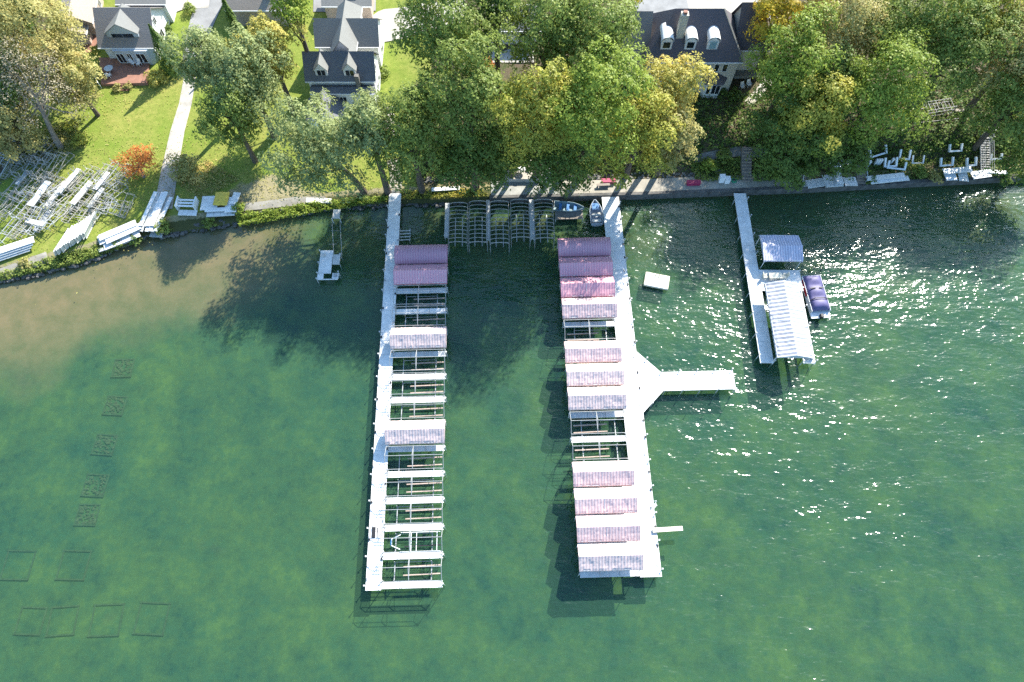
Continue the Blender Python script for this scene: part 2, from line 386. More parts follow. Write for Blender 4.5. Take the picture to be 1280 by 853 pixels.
strip('seawall', 43.5, 95, -.25, .35, 1.05, M['rock'], 2.0, kind=None, label='low dark seawall in front of the cluttered storage bank', cat='wall')
# riprap along the natural bank
mb = MB()
for i in range(900):
    x = random.uniform(-100, -3.4); d = random.uniform(-.5, .55) + .2 * math.sin(x * .7)
    y = ys(x) + d; r = random.uniform(.14, .36)
    mb.rock((x, y, .05 + max(0, d) * .5 + r * .3), r)
tag(mb.build('riprap', M['rock']), 'dark rough stones lining the natural shore left of the seawall', 'rocks', kind='stuff')
mb = MB()
for i in range(520):
    x = random.choice([random.uniform(8, 31), random.uniform(35, 43), random.uniform(3.5,14)])
    y = ys(x) + random.uniform(2.6, 3.6); r = random.uniform(.1, .24)
    mb.rock((x, y, G(x, y) + r * .4), r)
for i in range(150):
    x = random.uniform(-13, -5); y = ys(x) + 3.2 + (x + 13) * .08 + random.uniform(-.35, .35); r = random.uniform(.12, .24)
    mb.rock((x, y, G(x, y) + r * .4), r)
tag(mb.build('stone_edging', M['stone']), 'grey stone edging between the promenade and the planted slope', 'rocks', kind='stuff')
# ------------------------------------------------------------------ piers
TILT = R(1.55)
def posts(mb_fn, root, pts, z0=-2.2, z1=1.45, r=.06):
    for (x, y) in pts:
        m = MB(); m.tube((x, y, z0), (x, y, z1), r, r, 8); m.box((x, y, z1 + .02), (.17,.17,.05)); m.build('post', M['post'], root)
def finger(root, x0, x1, y, wdt=.72, name='finger_walkway', z=.95):
    m = MB(); n = 3
    for k in range(n):
        a = x0 + (x1 - x0) * k / n; b = x0 + (x1 - x0) * (k + 1) / n
        m.box(((a + b) / 2, y, z - .06), (abs(b - a) - .03, wdt, .12))
    m.beam((x0, y - wdt * .42, z - .17), (x1, y - wdt * .42, z - .17), .07, .1)
    m.beam((x0, y + wdt * .42, z - .17), (x1, y + wdt * .42, z - .17), .07, .1)
    return m.build(name, M['deck'], root)
def deck_panels(m, x0, x1, y0, y1, step=3.06, z=1.0, gap=.03):
    n = max(1, round((y1 - y0) / step)); s = (y1 - y0) / n
    for k in range(n): m.box(((x0 + x1) / 2, y0 + s * (k + .5), z - .075), (x1 - x0, s - gap, .15))
    for x in (x0 + .12, x1 - .12): m.beam((x, y0, z - .22), (x, y1, z - .22), .1, .14)
PITCHY = 3.07
LP = empty('pier', (-15.15, 6.8, 0), TILT, 'long narrow white pier left of the other one, with fingers on its right side', 'pier', 'long white piers')
m = MB(); deck_panels(m, -.85, .85, 0, 53.2); m.build('deck', M['deck'], LP)
LY = [.5 + PITCHY * k for k in range(15)]
for y in LY: finger(LP, .86, 7.55, y)
posts(None, LP, [(-.93, y) for y in LY] + [(.93, y + .5) for y in LY[:]] + [(-.93, 46 + 2.4 * k) for k in range(3)] + [(7.62, y) for y in LY], r=.05)
m = MB(); m.box((-.3, 6.2, 1.03), (.42, 1.2, .06)); m.box((.12, 6.2, 1.03), (.08, 1.1, .05)); m.build('dark_hatch', M['dark'], LP)
RP = empty('pier', (15.3, 8.2, 0), TILT, 'long broad white pier with a side branch and canopies along its left side', 'pier', 'long white piers')
m = MB(); deck_panels(m, -1.2, 1.2, 0, 51.2); m.build('deck', M['deck'], RP)
by = 24.3 - 8.2 + 6.9   # branch centre (local y)
m = MB(); n = 4
for k in range(n): m.box((4.0 + (k + .5) * 2.25, by, .93), (2.22, 2.5, .14))
m.beam((4, by - 1.1, .8), (13, by - 1.1, .8), .1, .12); m.beam((4, by + 1.1, .8), (13, by + 1.1, .8), .1, .12)
m.build('branch_deck', M['deck'], RP)
m = MB(); m.prism([(1.215, by - 4.0), (3.98, by - 1.25), (3.98, by + 1.25), (1.215, by + 4.2)], .86, .998); m.build('corner_platform', M['deck'], RP)
RY = [.5 + PITCHY * k for k in range(15)]
for y in RY[:15]: finger(RP, -1.21, -7.8, y)
posts(None, RP, [(1.28, y + .3) for y in RY if abs(y + .3 - by) > 4.3] + [(-7.87, y) for y in RY] + [(4.1 + 2.2 * k, by + 1.33) for k in range(5)] + [(4.1 + 2.2 * k, by - 1.33) for k in range(5)] + [(2.4, by + 3.1), (2.4, by - 2.9), (1.28, 47.5), (1.28, 50), (-1.28, 48.5)], r=.05)
for pr, hx in ((LP, .74), (RP, 1.08)):
    for k in range(24):
        m = MB(); yy = 1.2 + k * 2.1; xx = hx * (1 if k % 2 else -1) if pr is LP else hx - (.25 if k % 3 == 0 else 0); m.box((xx, yy, 1.05), (.1, .34, .1)); m.box((xx, yy, 1.02), (.2, .12, .06)); m.build('cleat', M['dark'] if k % 3 else M['galv'], pr)
# plank on the right pier
e = empty('boarding_plank', RP.matrix_basis @ Vector((1.4, 5.0, 1.0)), TILT + R(2), 'narrow white board jutting over the water near the end of the right pier', 'plank')
m = MB(); m.box((1.0, 0, .25), (3.4, .5, .07)); m.build('board', M['cream'], e)
m = MB(); m.box((-.55, .0, .11), (.1, .6, .21)); m.box((-.1, 0, .11), (.1, .6, .21)); m.build('support', M['alu'], e)
e = empty('boarding_ladder', RP.matrix_basis @ Vector((1.3, 7.9, 1.0)), TILT, 'small white boarding ladder hooked on the right pier edge near its end', 'ladder')
m = MB()
for yy in (-.25, .25): m.path([(-.3, yy, .05), (-.1, yy, .7), (.12, yy, .7), (.15, yy, -1.2)], .03, 6)
m.build('rail', M['white'], e)
m = MB()
for k in range(4): m.box((.15, 0, -.15 - .3 * k), (.12, .46, .04))
m.build('rung', M['white'], e)
# ---- canopies
ORD = ['first','second','third','fourth','fifth','sixth','seventh','eighth','ninth','tenth','eleventh','twelfth','thirteenth','fourteenth']
CL, EZ, RZ, HW = 6.7, 2.65, 3.52, 1.36
def frame_parts(root, L=CL, ez=EZ, rz=RZ, hw=HW, m_=None, fl=.95):
    m = MB(); r = .035
    for y, z in ((-hw, ez), (hw, ez), (0, rz)): m.tube((-L/2, y, z), (L/2, y, z), r, r, 6)
    for x in (-L/2, -.2, L/2):
        m.tube((x, -hw, ez), (x, 0, rz), r, r, 6); m.tube((x, 0, rz), (x, hw, ez), r, r, 6)
    m.tube((-.2, -hw, ez), (-.2, hw, ez), r, r, 6)
    m.build('frame', m_ or M['alu'], root)
    for x in (-L/2 + .1, L/2 - .1):
        for y in (-hw, hw):
            q = MB(); q.tube((x, y, fl), (x, y, ez), .045, .045, 6); q.tube((x, y, ez - .5), (x + (.5 if x < 0 else -.5), y, ez), .025, .025, 5); q.build('leg', m_ or M['alu'], root)
def cover_mesh(L, hw, ez, rz, val=.22, sag=.07, seed=0, round_=False, over=.12):
    rr = random.Random(seed); L2 = L / 2 + over; prof = []
    k = 6
    for i in range(-k, k + 1):
        f = i / k; y = f * (hw + .06)
        z = (rz + .05 - (rz - ez) * abs(f)) if not round_ else (ez + .05 + (rz - ez) * (1 - abs(f) ** 2.4))
        prof.append((y, z, 1 - abs(abs(f) - .5) * 2))
    prof = [(prof[0][0] - .03, prof[0][1] - val, 0)] + prof + [(prof[-1][0] + .03, prof[-1][1] - val, 0)]
    nx = 28; vs = []; n = len(prof)
    for i in range(nx + 1):
        x = -L2 + 2 * L2 * i / nx; s = math.sin(math.pi * ((i / nx * 3) % 1.0)) * sag
        for (y, z, wgt) in prof: vs.append((x + rr.uniform(-.02, .02), y, z - s * wgt * (.6 + .8 * ((seed * 37 + i) % 7) / 7) + rr.uniform(-.02, .02) - (0 if abs(y) < hw else rr.uniform(0, .1))))
    fs = [(i*n+j, (i+1)*n+j, (i+1)*n+j+1, i*n+j+1) for i in range(nx) for j in range(n-1)]
    # end flaps close the top of each gable
    for i in (0, nx):
        top = list(range(i*n+1, i*n+n-1)); fs.append(tuple(top if i else top[::-1]))
    return MB().add(vs, fs)
def slip_canopy(pier, side, idx, y, cx, where, cov):
    loc = pier.matrix_basis @ Vector((cx, y, 0))
    if cov is None:
        lab = 'bare pipe canopy frame over the %s slip from shore on the %s pier' % (ORD[idx], where)
        e = empty('canopy_frame', loc, TILT, lab, 'canopy frame', 'bare canopy frames over open slips')
        frame_parts(e, m_=M['galv'])
    else:
        lab = '%s canopy over the %s slip from shore on the %s pier' % (cov[1], ORD[idx], where)
        e = empty('boat_canopy', loc, TILT, lab, 'canopy', 'fabric canopies over the slips')
        frame_parts(e)
        o = cover_mesh(CL, HW, EZ, RZ, seed=idx + 40 * side, round_=cov[2]).build('cover', M[cov[0]], e)
        sd_ = o.modifiers.new('thick', 'SOLIDIFY'); sd_.thickness = .015
    return e
for q in (LP, RP): q.matrix_basis = q.matrix_basis
def pier_mat(p): return Matrix.Translation(p.location) @ Matrix.Rotation(p.rotation_euler.z, 4, 'Z')
class PM:
    def __init__(s, p): s.matrix_basis = pier_mat(p)
LM, RM = PM(LP), PM(RP)
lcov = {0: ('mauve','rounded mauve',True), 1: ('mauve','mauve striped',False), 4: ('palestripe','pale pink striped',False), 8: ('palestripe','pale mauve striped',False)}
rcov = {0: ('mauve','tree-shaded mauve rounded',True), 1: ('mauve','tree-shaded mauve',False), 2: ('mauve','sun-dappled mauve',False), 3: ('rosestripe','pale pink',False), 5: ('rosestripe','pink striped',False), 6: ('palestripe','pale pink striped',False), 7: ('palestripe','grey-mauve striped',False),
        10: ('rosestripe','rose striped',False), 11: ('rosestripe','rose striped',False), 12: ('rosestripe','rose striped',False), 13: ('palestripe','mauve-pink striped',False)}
for i in range(14):
    yl = (LY[13 - i] + LY[14 - i]) / 2
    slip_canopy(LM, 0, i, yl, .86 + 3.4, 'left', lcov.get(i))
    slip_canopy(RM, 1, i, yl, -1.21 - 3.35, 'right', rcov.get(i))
def boat_lift(loc, label, blue=False, rz=TILT):
    e = empty('boat_lift', loc, rz, label, 'boat lift', 'boat lifts in open slips')
    m = MB()
    for x in (-2.2, 1.9): m.beam((x, -1.0, .35), (x, 1.0, .35), .1, .12)
    for y in (-1.0, 1.0): m.beam((-2.2, y, .35), (1.9, y, .35), .06, .06)
    m.build('cradle', M['galv'], e)
    for y in (-.45, .45): MB().beam((-1.2, y, .6), (2.9, y + .1, .6), .13, .14).build('bunk', M['dark'] if blue else M['tanwood'], e)
    for x in (-2.2, 1.9):
        for y in (-1.0, 1.0): MB().tube((x, y, -2), (x, y, .9), .045, .045, 6).build('post', M['galv'], e)
    if blue:
        MB().path([(-1.6, .8, 1.0), (-2.6, .35, 1.0), (-2.6, -.35, 1.0), (-1.6, -.8, 1.0)], .05, 6).build('bow_stop', [M['white']], e)
        MB().path([(-2.64, .3, 1.06), (-2.64, -.3, 1.06)], .07, 6).build('bow_roller', M['blue'], e)
        m = MB()
        for x in (-.4, .2, 2.5): m.beam((x, -1.1, 1.0), (x, 1.1, 1.0), .06)
        for y in (-1.05, 1.05): m.beam((-1.6, y, 1.0), (2.9, y, 1.0), .06)
        m.build('guide_rail', M['white'], e)
for i in (2, 3, 5, 6, 7, 9, 10, 11, 12, 13):
    yl = (LY[13 - i] + LY[14 - i]) / 2
    boat_lift(LM.matrix_basis @ Vector((.86 + 3.5, yl - .05, 0)),
        'boat lift with blue bow roller and white guide rails in the left pier' if i == 12 else 'bare boat lift with two bunks in the %s slip from shore of the left pier' % ORD[i], i == 12)
for i in (4, 8, 9):
    yl = (LY[13 - i] + LY[14 - i]) / 2
    boat_lift(RM.matrix_basis @ Vector((-1.21 - 3.3, yl - .05, 0)), 'bare boat lift with two bunks in the %s slip from shore of the right pier' % ORD[i], rz=TILT + math.pi)
# ------------------------------------------------------------------ third dock with covered slips
D3 = empty('dock', (32.2, 33.8, 0), R(-.6), 'white private dock at right with a long striped canopy and a smaller lilac one', 'dock')
m = MB(); deck_panels(m, -.95, .75, 0, 26.2); m.build('deck', M['deck'], D3)
m = MB(); m.box((3.5, 12.0, .93), (5.45, 3.2, .14)); m.build('cross_platform', M['deck'], D3)
m = MB(); deck_panels(m, 4.5, 6.0, 0, 10.35); m.build('side_walkway', M['deck'], D3)
posts(None, D3, [(-1.03, 1 + 3 * k) for k in range(9)] + [(6.08, .3 + 2.6 * k) for k in range(6)] + [(.83, 16.2 + 3 * k) for k in range(4)] + [(.83, .2), (4.42, .2)], r=.05)
m = MB(); m.box((5.3, .8, 1.22), (.9, .6, .42)); m.build('dock_box', M['galv'], D3)
DM = PM(D3)
e = empty('boat_canopy', DM.matrix_basis @ Vector((2.6, 5.1, 0)), R(-.6), 'long white striped canopy over the end slip of the private dock', 'canopy')
m = MB(); r = .04; hw, ez, rz_, L = 2.1, 3.0, 3.75, 10.3
frame_parts(e, L, ez, rz_, hw, M['white'], .95)
for ch in e.children:
    ch.rotation_euler = (0, 0, R(90))
o = cover_mesh(L, hw, ez, rz_, seed=91).build('cover', M['whitestripe'], e, rz=R(90)); o.modifiers.new('t', 'SOLIDIFY').thickness = .015
# stripes run across the ridge: the white canvas stripes follow object x of the turned mesh
M['whitestripe2'] = fabric('white_canvas_ribs', (.27,.29,.33), (.60,.61,.62), 0, .55); o.data.materials[0] = M['whitestripe2']
e = empty('boat_canopy', DM.matrix_basis @ Vector((3.55, 16.0, 0)), R(-.6), 'lilac grey striped canopy in tree shade on the private dock', 'canopy')
frame_parts(e, 5.0, 2.7, 3.2, 1.95, M['white'], -.8)
o = cover_mesh(5.0, 1.95, 2.7, 3.2, seed=92).build('cover', M['lilac'], e); o.modifiers.new('t', 'SOLIDIFY').thickness = .015
def chair(name, loc, rz, label, m_, group=None):
    e = empty(name, loc, rz, label, 'chair', group)
    MB().box((0, 0, .42), (.55, .55, .06)).build('seat', m_, e)
    q = MB(); q.box((0, .3, .75), (.55, .06, .62), mat=Matrix.Rotation(R(-14), 3, 'X')); q.build('backrest', m_, e)
    for x in (-.24, .24):
        for y in (-.24, .24): MB().box((x, y, .2), (.05, .05, .4)).build('leg', m_, e)
        MB().box((x * 1.15, 0, .64), (.07, .55, .04)).build('armrest', m_, e)
    return e
p = DM.matrix_basis @ Vector((2.6, 12.3, 1.0))
e = empty('table', p, 0, 'pale table on the private dock between the two canopies', 'table')
MB().box((0, 0, .72), (1.7, .85, .06)).build('tabletop', M['cream'], e)
for x in (-.7, .7): MB().box((x, 0, .35), (.08, .7, .69)).build('leg', M['galv'], e)
chair('dock_chair', p + Vector((-1.3, .1, 0)), R(90), 'pale chair at the left end of the dock table', M['cream'])
chair('dock_chair', p + Vector((1.35, .1, 0)), R(-90), 'pale chair at the right end of the dock table', M['cream'])
# pontoon boat
p = P(1019, 371, .6)
e = empty('pontoon_boat', (p.x, p.y, 0), R(4), 'pontoon boat with blue-violet cover and red side panel moored at the private dock', 'boat')
for x in (-.85, .85):
    q = MB(); q.tube((x, -2.9, .12), (x, 2.5, .12), .32, .32, 12); q.tube((x, 2.5, .12), (x, 3.15, .3), .32, .06, 12); q.build('pontoon', M['alu'], e)
MB().box((0, -.05, .5), (2.55, 6.2, .1)).build('deck', M['white'], e, bevel=.03)
q = MB()
for x in (-1.22, 1.22): q.box((x, .25, .86), (.04, 5.3, .6))
q.box((0, 2.9, .86), (2.4, .04, .6)); q.build('fence_panel', M['white'], e)
MB().box((-1.26, 1.2, .84), (.03, 2.4, .45)).build('side_panel', M['red'], e)
vs = []; nx, ny = 10, 18
for j in range(ny + 1):
    for i in range(nx + 1):
        fx = i / nx * 2 - 1; fy = j / ny
        z = 1.25 + .42 * (1 - abs(fx) ** 2.2) * (.6 + .4 * abs(math.sin(fy * math.pi * 3))) - .09 * abs(math.sin(fy * math.pi * 3 + 1.5)) * (1 - abs(fx))
        if i in (0, nx) or j in (0, ny): z -= .45
        vs.append((fx * 1.24 + .02 * math.sin(j), -2.25 + fy * 5.2, z))
q = MB(); q.add(vs, [(j*(nx+1)+i, j*(nx+1)+i+1, (j+1)*(nx+1)+i+1, (j+1)*(nx+1)+i) for j in range(ny) for i in range(nx)])
cv = q.build('cover', M['navycover'], e, smooth=True)
q = MB(); q.path([(-1.2, -.9, 1.35), (-.6, -.75, 1.68), (.6, -.75, 1.68), (1.2, -.9, 1.35)], .06, 6)
q.box((-.55, .75, 1.66), (.75, .12, .1)); q.box((.6, .75, 1.66), (.6, .12, .1)); q.build('cover_strap', M['dark'], cv)
q = MB(); q.box((0, -3.0, .75), (.4, .5, .62)); q.tube((0, -3.05, .5), (0, -3.05, -.6), .12, .09, 8); q.build('outboard_motor', M['dark'], e, bevel=.05)
MB().tube((1.3, 1.1, .9), (2.2, 1.9, 1.5), .035, .02, 6).build('pole', M['white'], e)
# swim raft
p = P(821, 351, .4)
e = empty('swim_raft', (p.x, p.y, 0), R(-13), 'cream rectangular swim raft floating beside the right pier', 'raft')
MB().box((0, 0, .28), (3.3, 2.1, .42)).build('hull', M['cream'], e, bevel=.12)
q = MB()
for x in (-.25, .2): q.path([(x, .95, .45), (x, .75, .95), (x, .55, .5)], .035, 6)
q.build('ladder_handle', M['galv'], e)
MB().box((0, -.98, .5), (3.0, .1, .03)).build('edge_strip', M['white'], e)
# small platform dock at the left
p = P(411, 332, .8)
e = empty('small_dock', (p.x, p.y, 0), R(1), 'small white L-shaped dock platform standing off the left shore', 'dock')
MB().box((-.45, .55, .8), (1.7, 3.6, .14)).build('deck', M['deck'], e)
MB().box((.95, .9, .8), (.95, 1.55, .14)).build('side_deck', M['deckgrey'], e)
q = MB(); q.box((-.95, -1.75, .8), (.8, .95, .14)); q.box((1.05, -1.65, .8), (.85, .8, .14)); q.beam((-1.3, -2.15, .75), (1.4, -2.15, .75), .12); q.build('end_deck', M['deck'], e)
q = MB(); q.box((1.05, -1.65, 1.0), (.4, .5, .25)); q.build('step_box', M['galv'], e)
q = MB(); q.box((-.9, 1.5, 1.0), (.55, .5, .25)); q.build('seat_box', M['deckgrey'], e)
posts(None, e, [(-1.36, 2.2), (-1.36, .3), (-1.36, -1.3), (-1.36, -2.2), (1.45, -1.2), (1.45, .2), (1.45, 1.6)], -1.6, 1.2, .05)
a, b = P(420, 275, .9), P(422, 322, .8)
e = empty('gangway', (0, 0, 0), 0, 'narrow skeleton gangway of two rails running from shore to the small dock', 'gangway')
e.location = a
q = MB(); d = b - a; d.z = -.1
for s in (-.55, .55): q.beam((s, 0, .05), (d.x + s, d.y + .3, d.z), .06)
for t in (.3, .66): q.beam((-.55, d.y * t, 0), (.55, d.y * t, 0), .03)
q.build('rail', M['galv'], e)
q = MB(); q.box((0, .9, .1), (1.0, 1.5, .08)); q.build('ramp_plate', M['deckgrey'], e)
q = MB()
for s in (-.55, .55): q.tube((s, .1, -1.4), (s, .1, .3), .04, .04, 6)
q.build('post', M['white'], e)
# small jet-ski rack by the left pier
p = P(505, 293, .7)
e = empty('watercraft_lift', (p.x, p.y, 0), R(2), 'small empty bunk lift in the water beside the left pier near shore', 'boat lift')
q = MB()
for k in range(4): q.beam((-.9, -.9 + .5 * k, .6), (.9, -.9 + .5 * k + .05, .6), .12, .08)
q.build('bunk', M['deckgrey'], e)
q = MB(); q.beam((.8, -1.1, .5), (.8, 1.1, .5), .08); q.beam((-.6, -1.1, .5), (-.6, 1.1, .5), .08); q.beam((-1.3, .1, .5), (-.6, -.2, .5), .08)
for x in (-.6, .8):
    for y in (-1.1, 1.1): q.tube((x, y, -1), (x, y, .8), .04, .04, 6)
q.build('frame', M['galv'], e)
# arched canopy frames along the seawall
AR = [(561,584,254,303,'first'),(586,609,252,303,'second'),(612.5,636,252,304,'third'),(638.5,662,250,297,'fourth'),(668,692,250,298,'fifth')]
for i, (u0, u1, v0, v1, o_) in enumerate(AR):
    z = 2.3; a = P((u0+u1)/2, v0, z); b = P((u0+u1)/2, v1, z); wd = (u1-u0) / FPX * ((CAMH - z) / .835); L = a.y - b.y
    e = empty('arched_canopy_frame', (a.x/2 + b.x/2, (a.y+b.y)/2, 0), R(1), '%s from the left of five arched bare canopy frames at the seawall' % o_, 'canopy frame', 'arched canopy frames along the seawall')
    q = MB(); n = 11
    for x in (-wd/2, wd/2): q.tube((x, -L/2, z - .25), (x, L/2, z - .25), .05, .05, 6)
    for k in range(n):
        y = -L/2 + L * k / (n - 1)
        pts = [(wd/2 * math.cos(t), y, z - .25 + .4 * math.sin(t)) for t in np.linspace(0, math.pi, 7)]
        q.path(pts, .05 if 0 < k < n-1 else .065, 5)
    q.tube((-wd/2, -L/2 + .25, z - .25), (wd/2, -L/2 + .25, z - .25), .04, .04, 5)
    q.build('arch_frame', M['ribpipe'], e)
    for x in (-wd/2, wd/2):
        for y in (-L/2, L/2 - .9): MB().tube((x, y, -1.2), (x, y, z - .25), .05, .05, 6).build('leg', M['galv'], e)
    q = MB()
    for x in (-.5, .5): q.beam((x, -L*.42, .5), (x, L*.3, .5), .12, .1)
    q.build('bunk', M['galv'], e)
for u, v0, v1, wd, lb in ((559.5,254,297,.55,'leftmost narrow white finger dock beside the arched frames'), (610.5,250,300,.5,'narrow white finger dock between the second and third arched frames'), (664.5,249,299,.6,'narrow grey finger dock between the fourth and fifth arched frames')):
    a = P(u, v0, .9); b = P(u, v1, .9)
    e = empty('finger_dock', (a.x, (a.y+b.y)/2, 0), R(1), lb, 'dock', 'narrow docks between arched frames')
    q = MB(); deck_panels(q, -wd/2, wd/2, -(a.y-b.y)/2, (a.y-b.y)/2, 2.5, .92); q.build('deck', M['deckgrey'], e)
    posts(None, e, [(-wd/2 + .05, -(a.y-b.y)/2 + .2), (wd/2 - .05, -(a.y-b.y)/2 + .2)], -1.4, 1.1, .045)
def hull(L, W, H, n=12):
    """open boat hull, bow to +y"""
    vs = []; prof = 7
    for i in range(n + 1):
        f = i / n; y = -L/2 + L * f; wv = W/2 * (1 - max(0, (f - .45) / .55) ** 2.2); wv = max(wv, .03)
        for k in range(prof):
            t = k / (prof - 1) * math.pi; vs.append((-wv * math.cos(t), y, H * (1 - math.sin(t) ** .7) + .12 * f * f))
    fs = [(i*prof+k, i*prof+k+1, (i+1)*prof+k+1, (i+1)*prof+k) for i in range(n) for k in range(prof-1)] + [tuple(range(prof))]
    return MB().add(vs, fs)
p = P(711, 262, .9)
e = empty('boat_ramp_platform', (p.x, p.y - .3, 0), R(2), 'low timber platform under the open boat at the seawall', 'platform')
MB().box((0, 0, .55), (3.9, 2.2, .14)).build('deck', M['timber'], e)
posts(None, e, [(-1.9, -1), (1.9, -1), (-1.9, 1), (1.9, 1)], -1.2, .5, .06)
e = empty('rowing_boat', (p.x, p.y + .25, .66), R(-96), 'small open boat with blue seats resting on a low platform by the seawall', 'boat')
h_ = hull(4.2, 1.5, .6).build('hull', M['tealhull'], e); h_.modifiers.new('t', 'SOLIDIFY').thickness = .06
for y in (-1.2, -.1, .9): MB().box((0, y, .38), (1.15, .4, .08)).build('seat', M['blue'], e)
p = P(745, 265, .8)
e = empty('motorboat', (p.x, p.y, .1), R(2), 'small blue and white runabout tied at the root of the right pier', 'boat')
h_ = hull(4.0, 1.7, .75).build('hull', M['wallblue'], e); h_.modifiers.new('t', 'SOLIDIFY').thickness = .06  # pale hull toned down to blue-grey, its shade carried by the colour
q = MB(); q.box((0, .9, .72), (1.0, 1.0, .1)); q.build('foredeck', M['blue'], e)
q = MB(); q.box((0, -.3, .5), (1.2, .5, .2)); q.box((0, -.55, .72), (1.2, .12, .4)); q.box((0, -1.4, .5), (1.25, .5, .22)); q.build('seat', M['deckgrey'], e)
q = MB(); q.box((0, .35, .98), (1.1, .05, .36), mat=Matrix.Rotation(R(35), 3, 'X')); q.build('windscreen', M['glass'], e)
# sunken cribs on the lake bed
CR = [(152,459,26,1,'top stone-filled sunken crib in the slanting row'),(142,506,26,1,'second stone-filled sunken crib from the top of the slanting row'),(129,555,27,1,'third stone-filled sunken crib from the top of the row'),(117,606,28,1,'fourth stone-filled sunken crib from the top of the row'),(107,643,26,1,'small fifth sunken crib from the top of the row'),
      (90,706,34,0,'empty sunken crib frame lying below the slanting row'),(20,706,34,0,'empty sunken crib frame near the left edge above the bottom row'),(188,773,35,0,'clearest empty crib frame at the right end of the bottom row'),(131,775,35,0,'second empty crib frame from the right in the bottom row'),(76,776,32,0,'third empty crib frame from the right in the bottom row'),(36,776,30,0,'leftmost empty crib frame of the bottom row')]
for (u, v, s, full, lb) in CR:
    p = P(u, v, 0); z = depth(p.y - ys(p.x)); zb = z - .05
    p = P(u, v, zb + .45); S_ = s / FPX * 84 * .5
    e = empty('sunken_crib', (p.x, p.y, zb), R(random.uniform(-4, 4)), lb, 'crib', 'sunken cribs on the lake bed')
    q = MB()
    for k in range(1):
        for t in (-1, 1):
            q.beam((-S_, t * S_ * .93, .08 + .1 * k), (S_, t * S_ * .93, .08 + .1 * k), .17); q.beam((t * S_ * .93, -S_, .05 + .1 * k), (t * S_ * .93, S_, .05 + .1 * k), .17)
    q.build('timber_frame', M['crib'], e)
    if full:
        q = MB()
        for k in range(70): q.rock((random.uniform(-.85, .85) * S_, random.uniform(-.85, .85) * S_, random.uniform(.0, .1)), random.uniform(.1, .22))
        tag(q.build('stone_fill', M['cribstone'], e), kind='stuff')
# ------------------------------------------------------------------ vegetation
def leaf_mesh(name, cen, nor, size, m, parent=None, loc=None, asp=.62):
    n = len(cen)
    nor = nor / np.linalg.norm(nor, axis=1, keepdims=True)
    rv = rng.normal(size=(n, 3)); t = np.cross(nor, rv); t /= np.linalg.norm(t, axis=1, keepdims=True); b = np.cross(nor, t)
    s = (size * rng.uniform(.6, 1.35, n))[:, None]
    v = np.empty((n, 4, 3)); v[:, 0] = cen - t * s * .5; v[:, 1] = cen - b * s * asp * .5 + nor * s * .08; v[:, 2] = cen + t * s * .5; v[:, 3] = cen + b * s * asp * .5 + nor * s * .08
    me = bpy.data.meshes.new(name); me.vertices.add(4 * n); me.loops.add(4 * n); me.polygons.add(n)
    me.vertices.foreach_set('co', v.astype(np.float32).ravel()); me.loops.foreach_set('vertex_index', np.arange(4 * n, dtype=np.int32))
    me.polygons.foreach_set('loop_start', np.arange(0, 4 * n, 4, dtype=np.int32))
    me.update(calc_edges=True); me.materials.append(m)
    o = bpy.data.objects.new(name, me); COL.objects.link(o)
    if parent: o.parent = parent
    if loc is not None: o.location = loc
    return o
def crown_points(Rh, Rv, dens=300, lobes=None, low=-.7, lobe_r=.36):
    K = lobes or int(16 + Rh * 4.2)
    i = np.arange(K) + .5; ph = i * 2.39996; cz = low + (1 - low) * i / K
    rr = np.sqrt(np.maximum(0, 1 - np.clip(cz, -1, 1) ** 2)); D = np.stack([rr * np.cos(ph), rr * np.sin(ph), cz], 1) + rng.normal(size=(K, 3)) * .13
    k3 = rng.normal(size=(3, 3)) * 1.8; wob = 1 + .13 * np.sin(D @ k3[0] + 1) + .11 * np.sin(D @ k3[1] * 1.7) + rng.normal(size=K) * .06
    rad = (rng.uniform(.64, .92, K) * wob); rad[::5] *= .6
    C = D * rad[:, None]; C[:, 2] += 0
    lr = lobe_r * rng.uniform(.65, 1.25, K)
    n = int(dens * Rh * Rh)
    pr = lr ** 2; w_ = rng.choice(K, n, p=pr / pr.sum())
    q = rng.normal(size=(n, 3)); q /= np.linalg.norm(q, axis=1, keepdims=True); q[:, 2] = np.where(q[:, 2] < -.45, -q[:, 2], q[:, 2])
    rad2 = lr[w_] * rng.uniform(.45, 1.0, n) ** .55 * (1 + .22 * np.sin(q @ np.array([5., 4., 3.]) + w_))
    pts = C[w_] + q * rad2[:, None] * np.array([1, 1, .8])
    outw = pts / (np.linalg.norm(pts, axis=1, keepdims=True) + 1e-6)
    nor = q * .75 + outw * .35 + rng.normal(size=(n, 3)) * .42 + np.array([0, 0, .3])
    return pts * np.array([Rh, Rh, Rv]), nor, C * np.array([Rh, Rh, Rv])
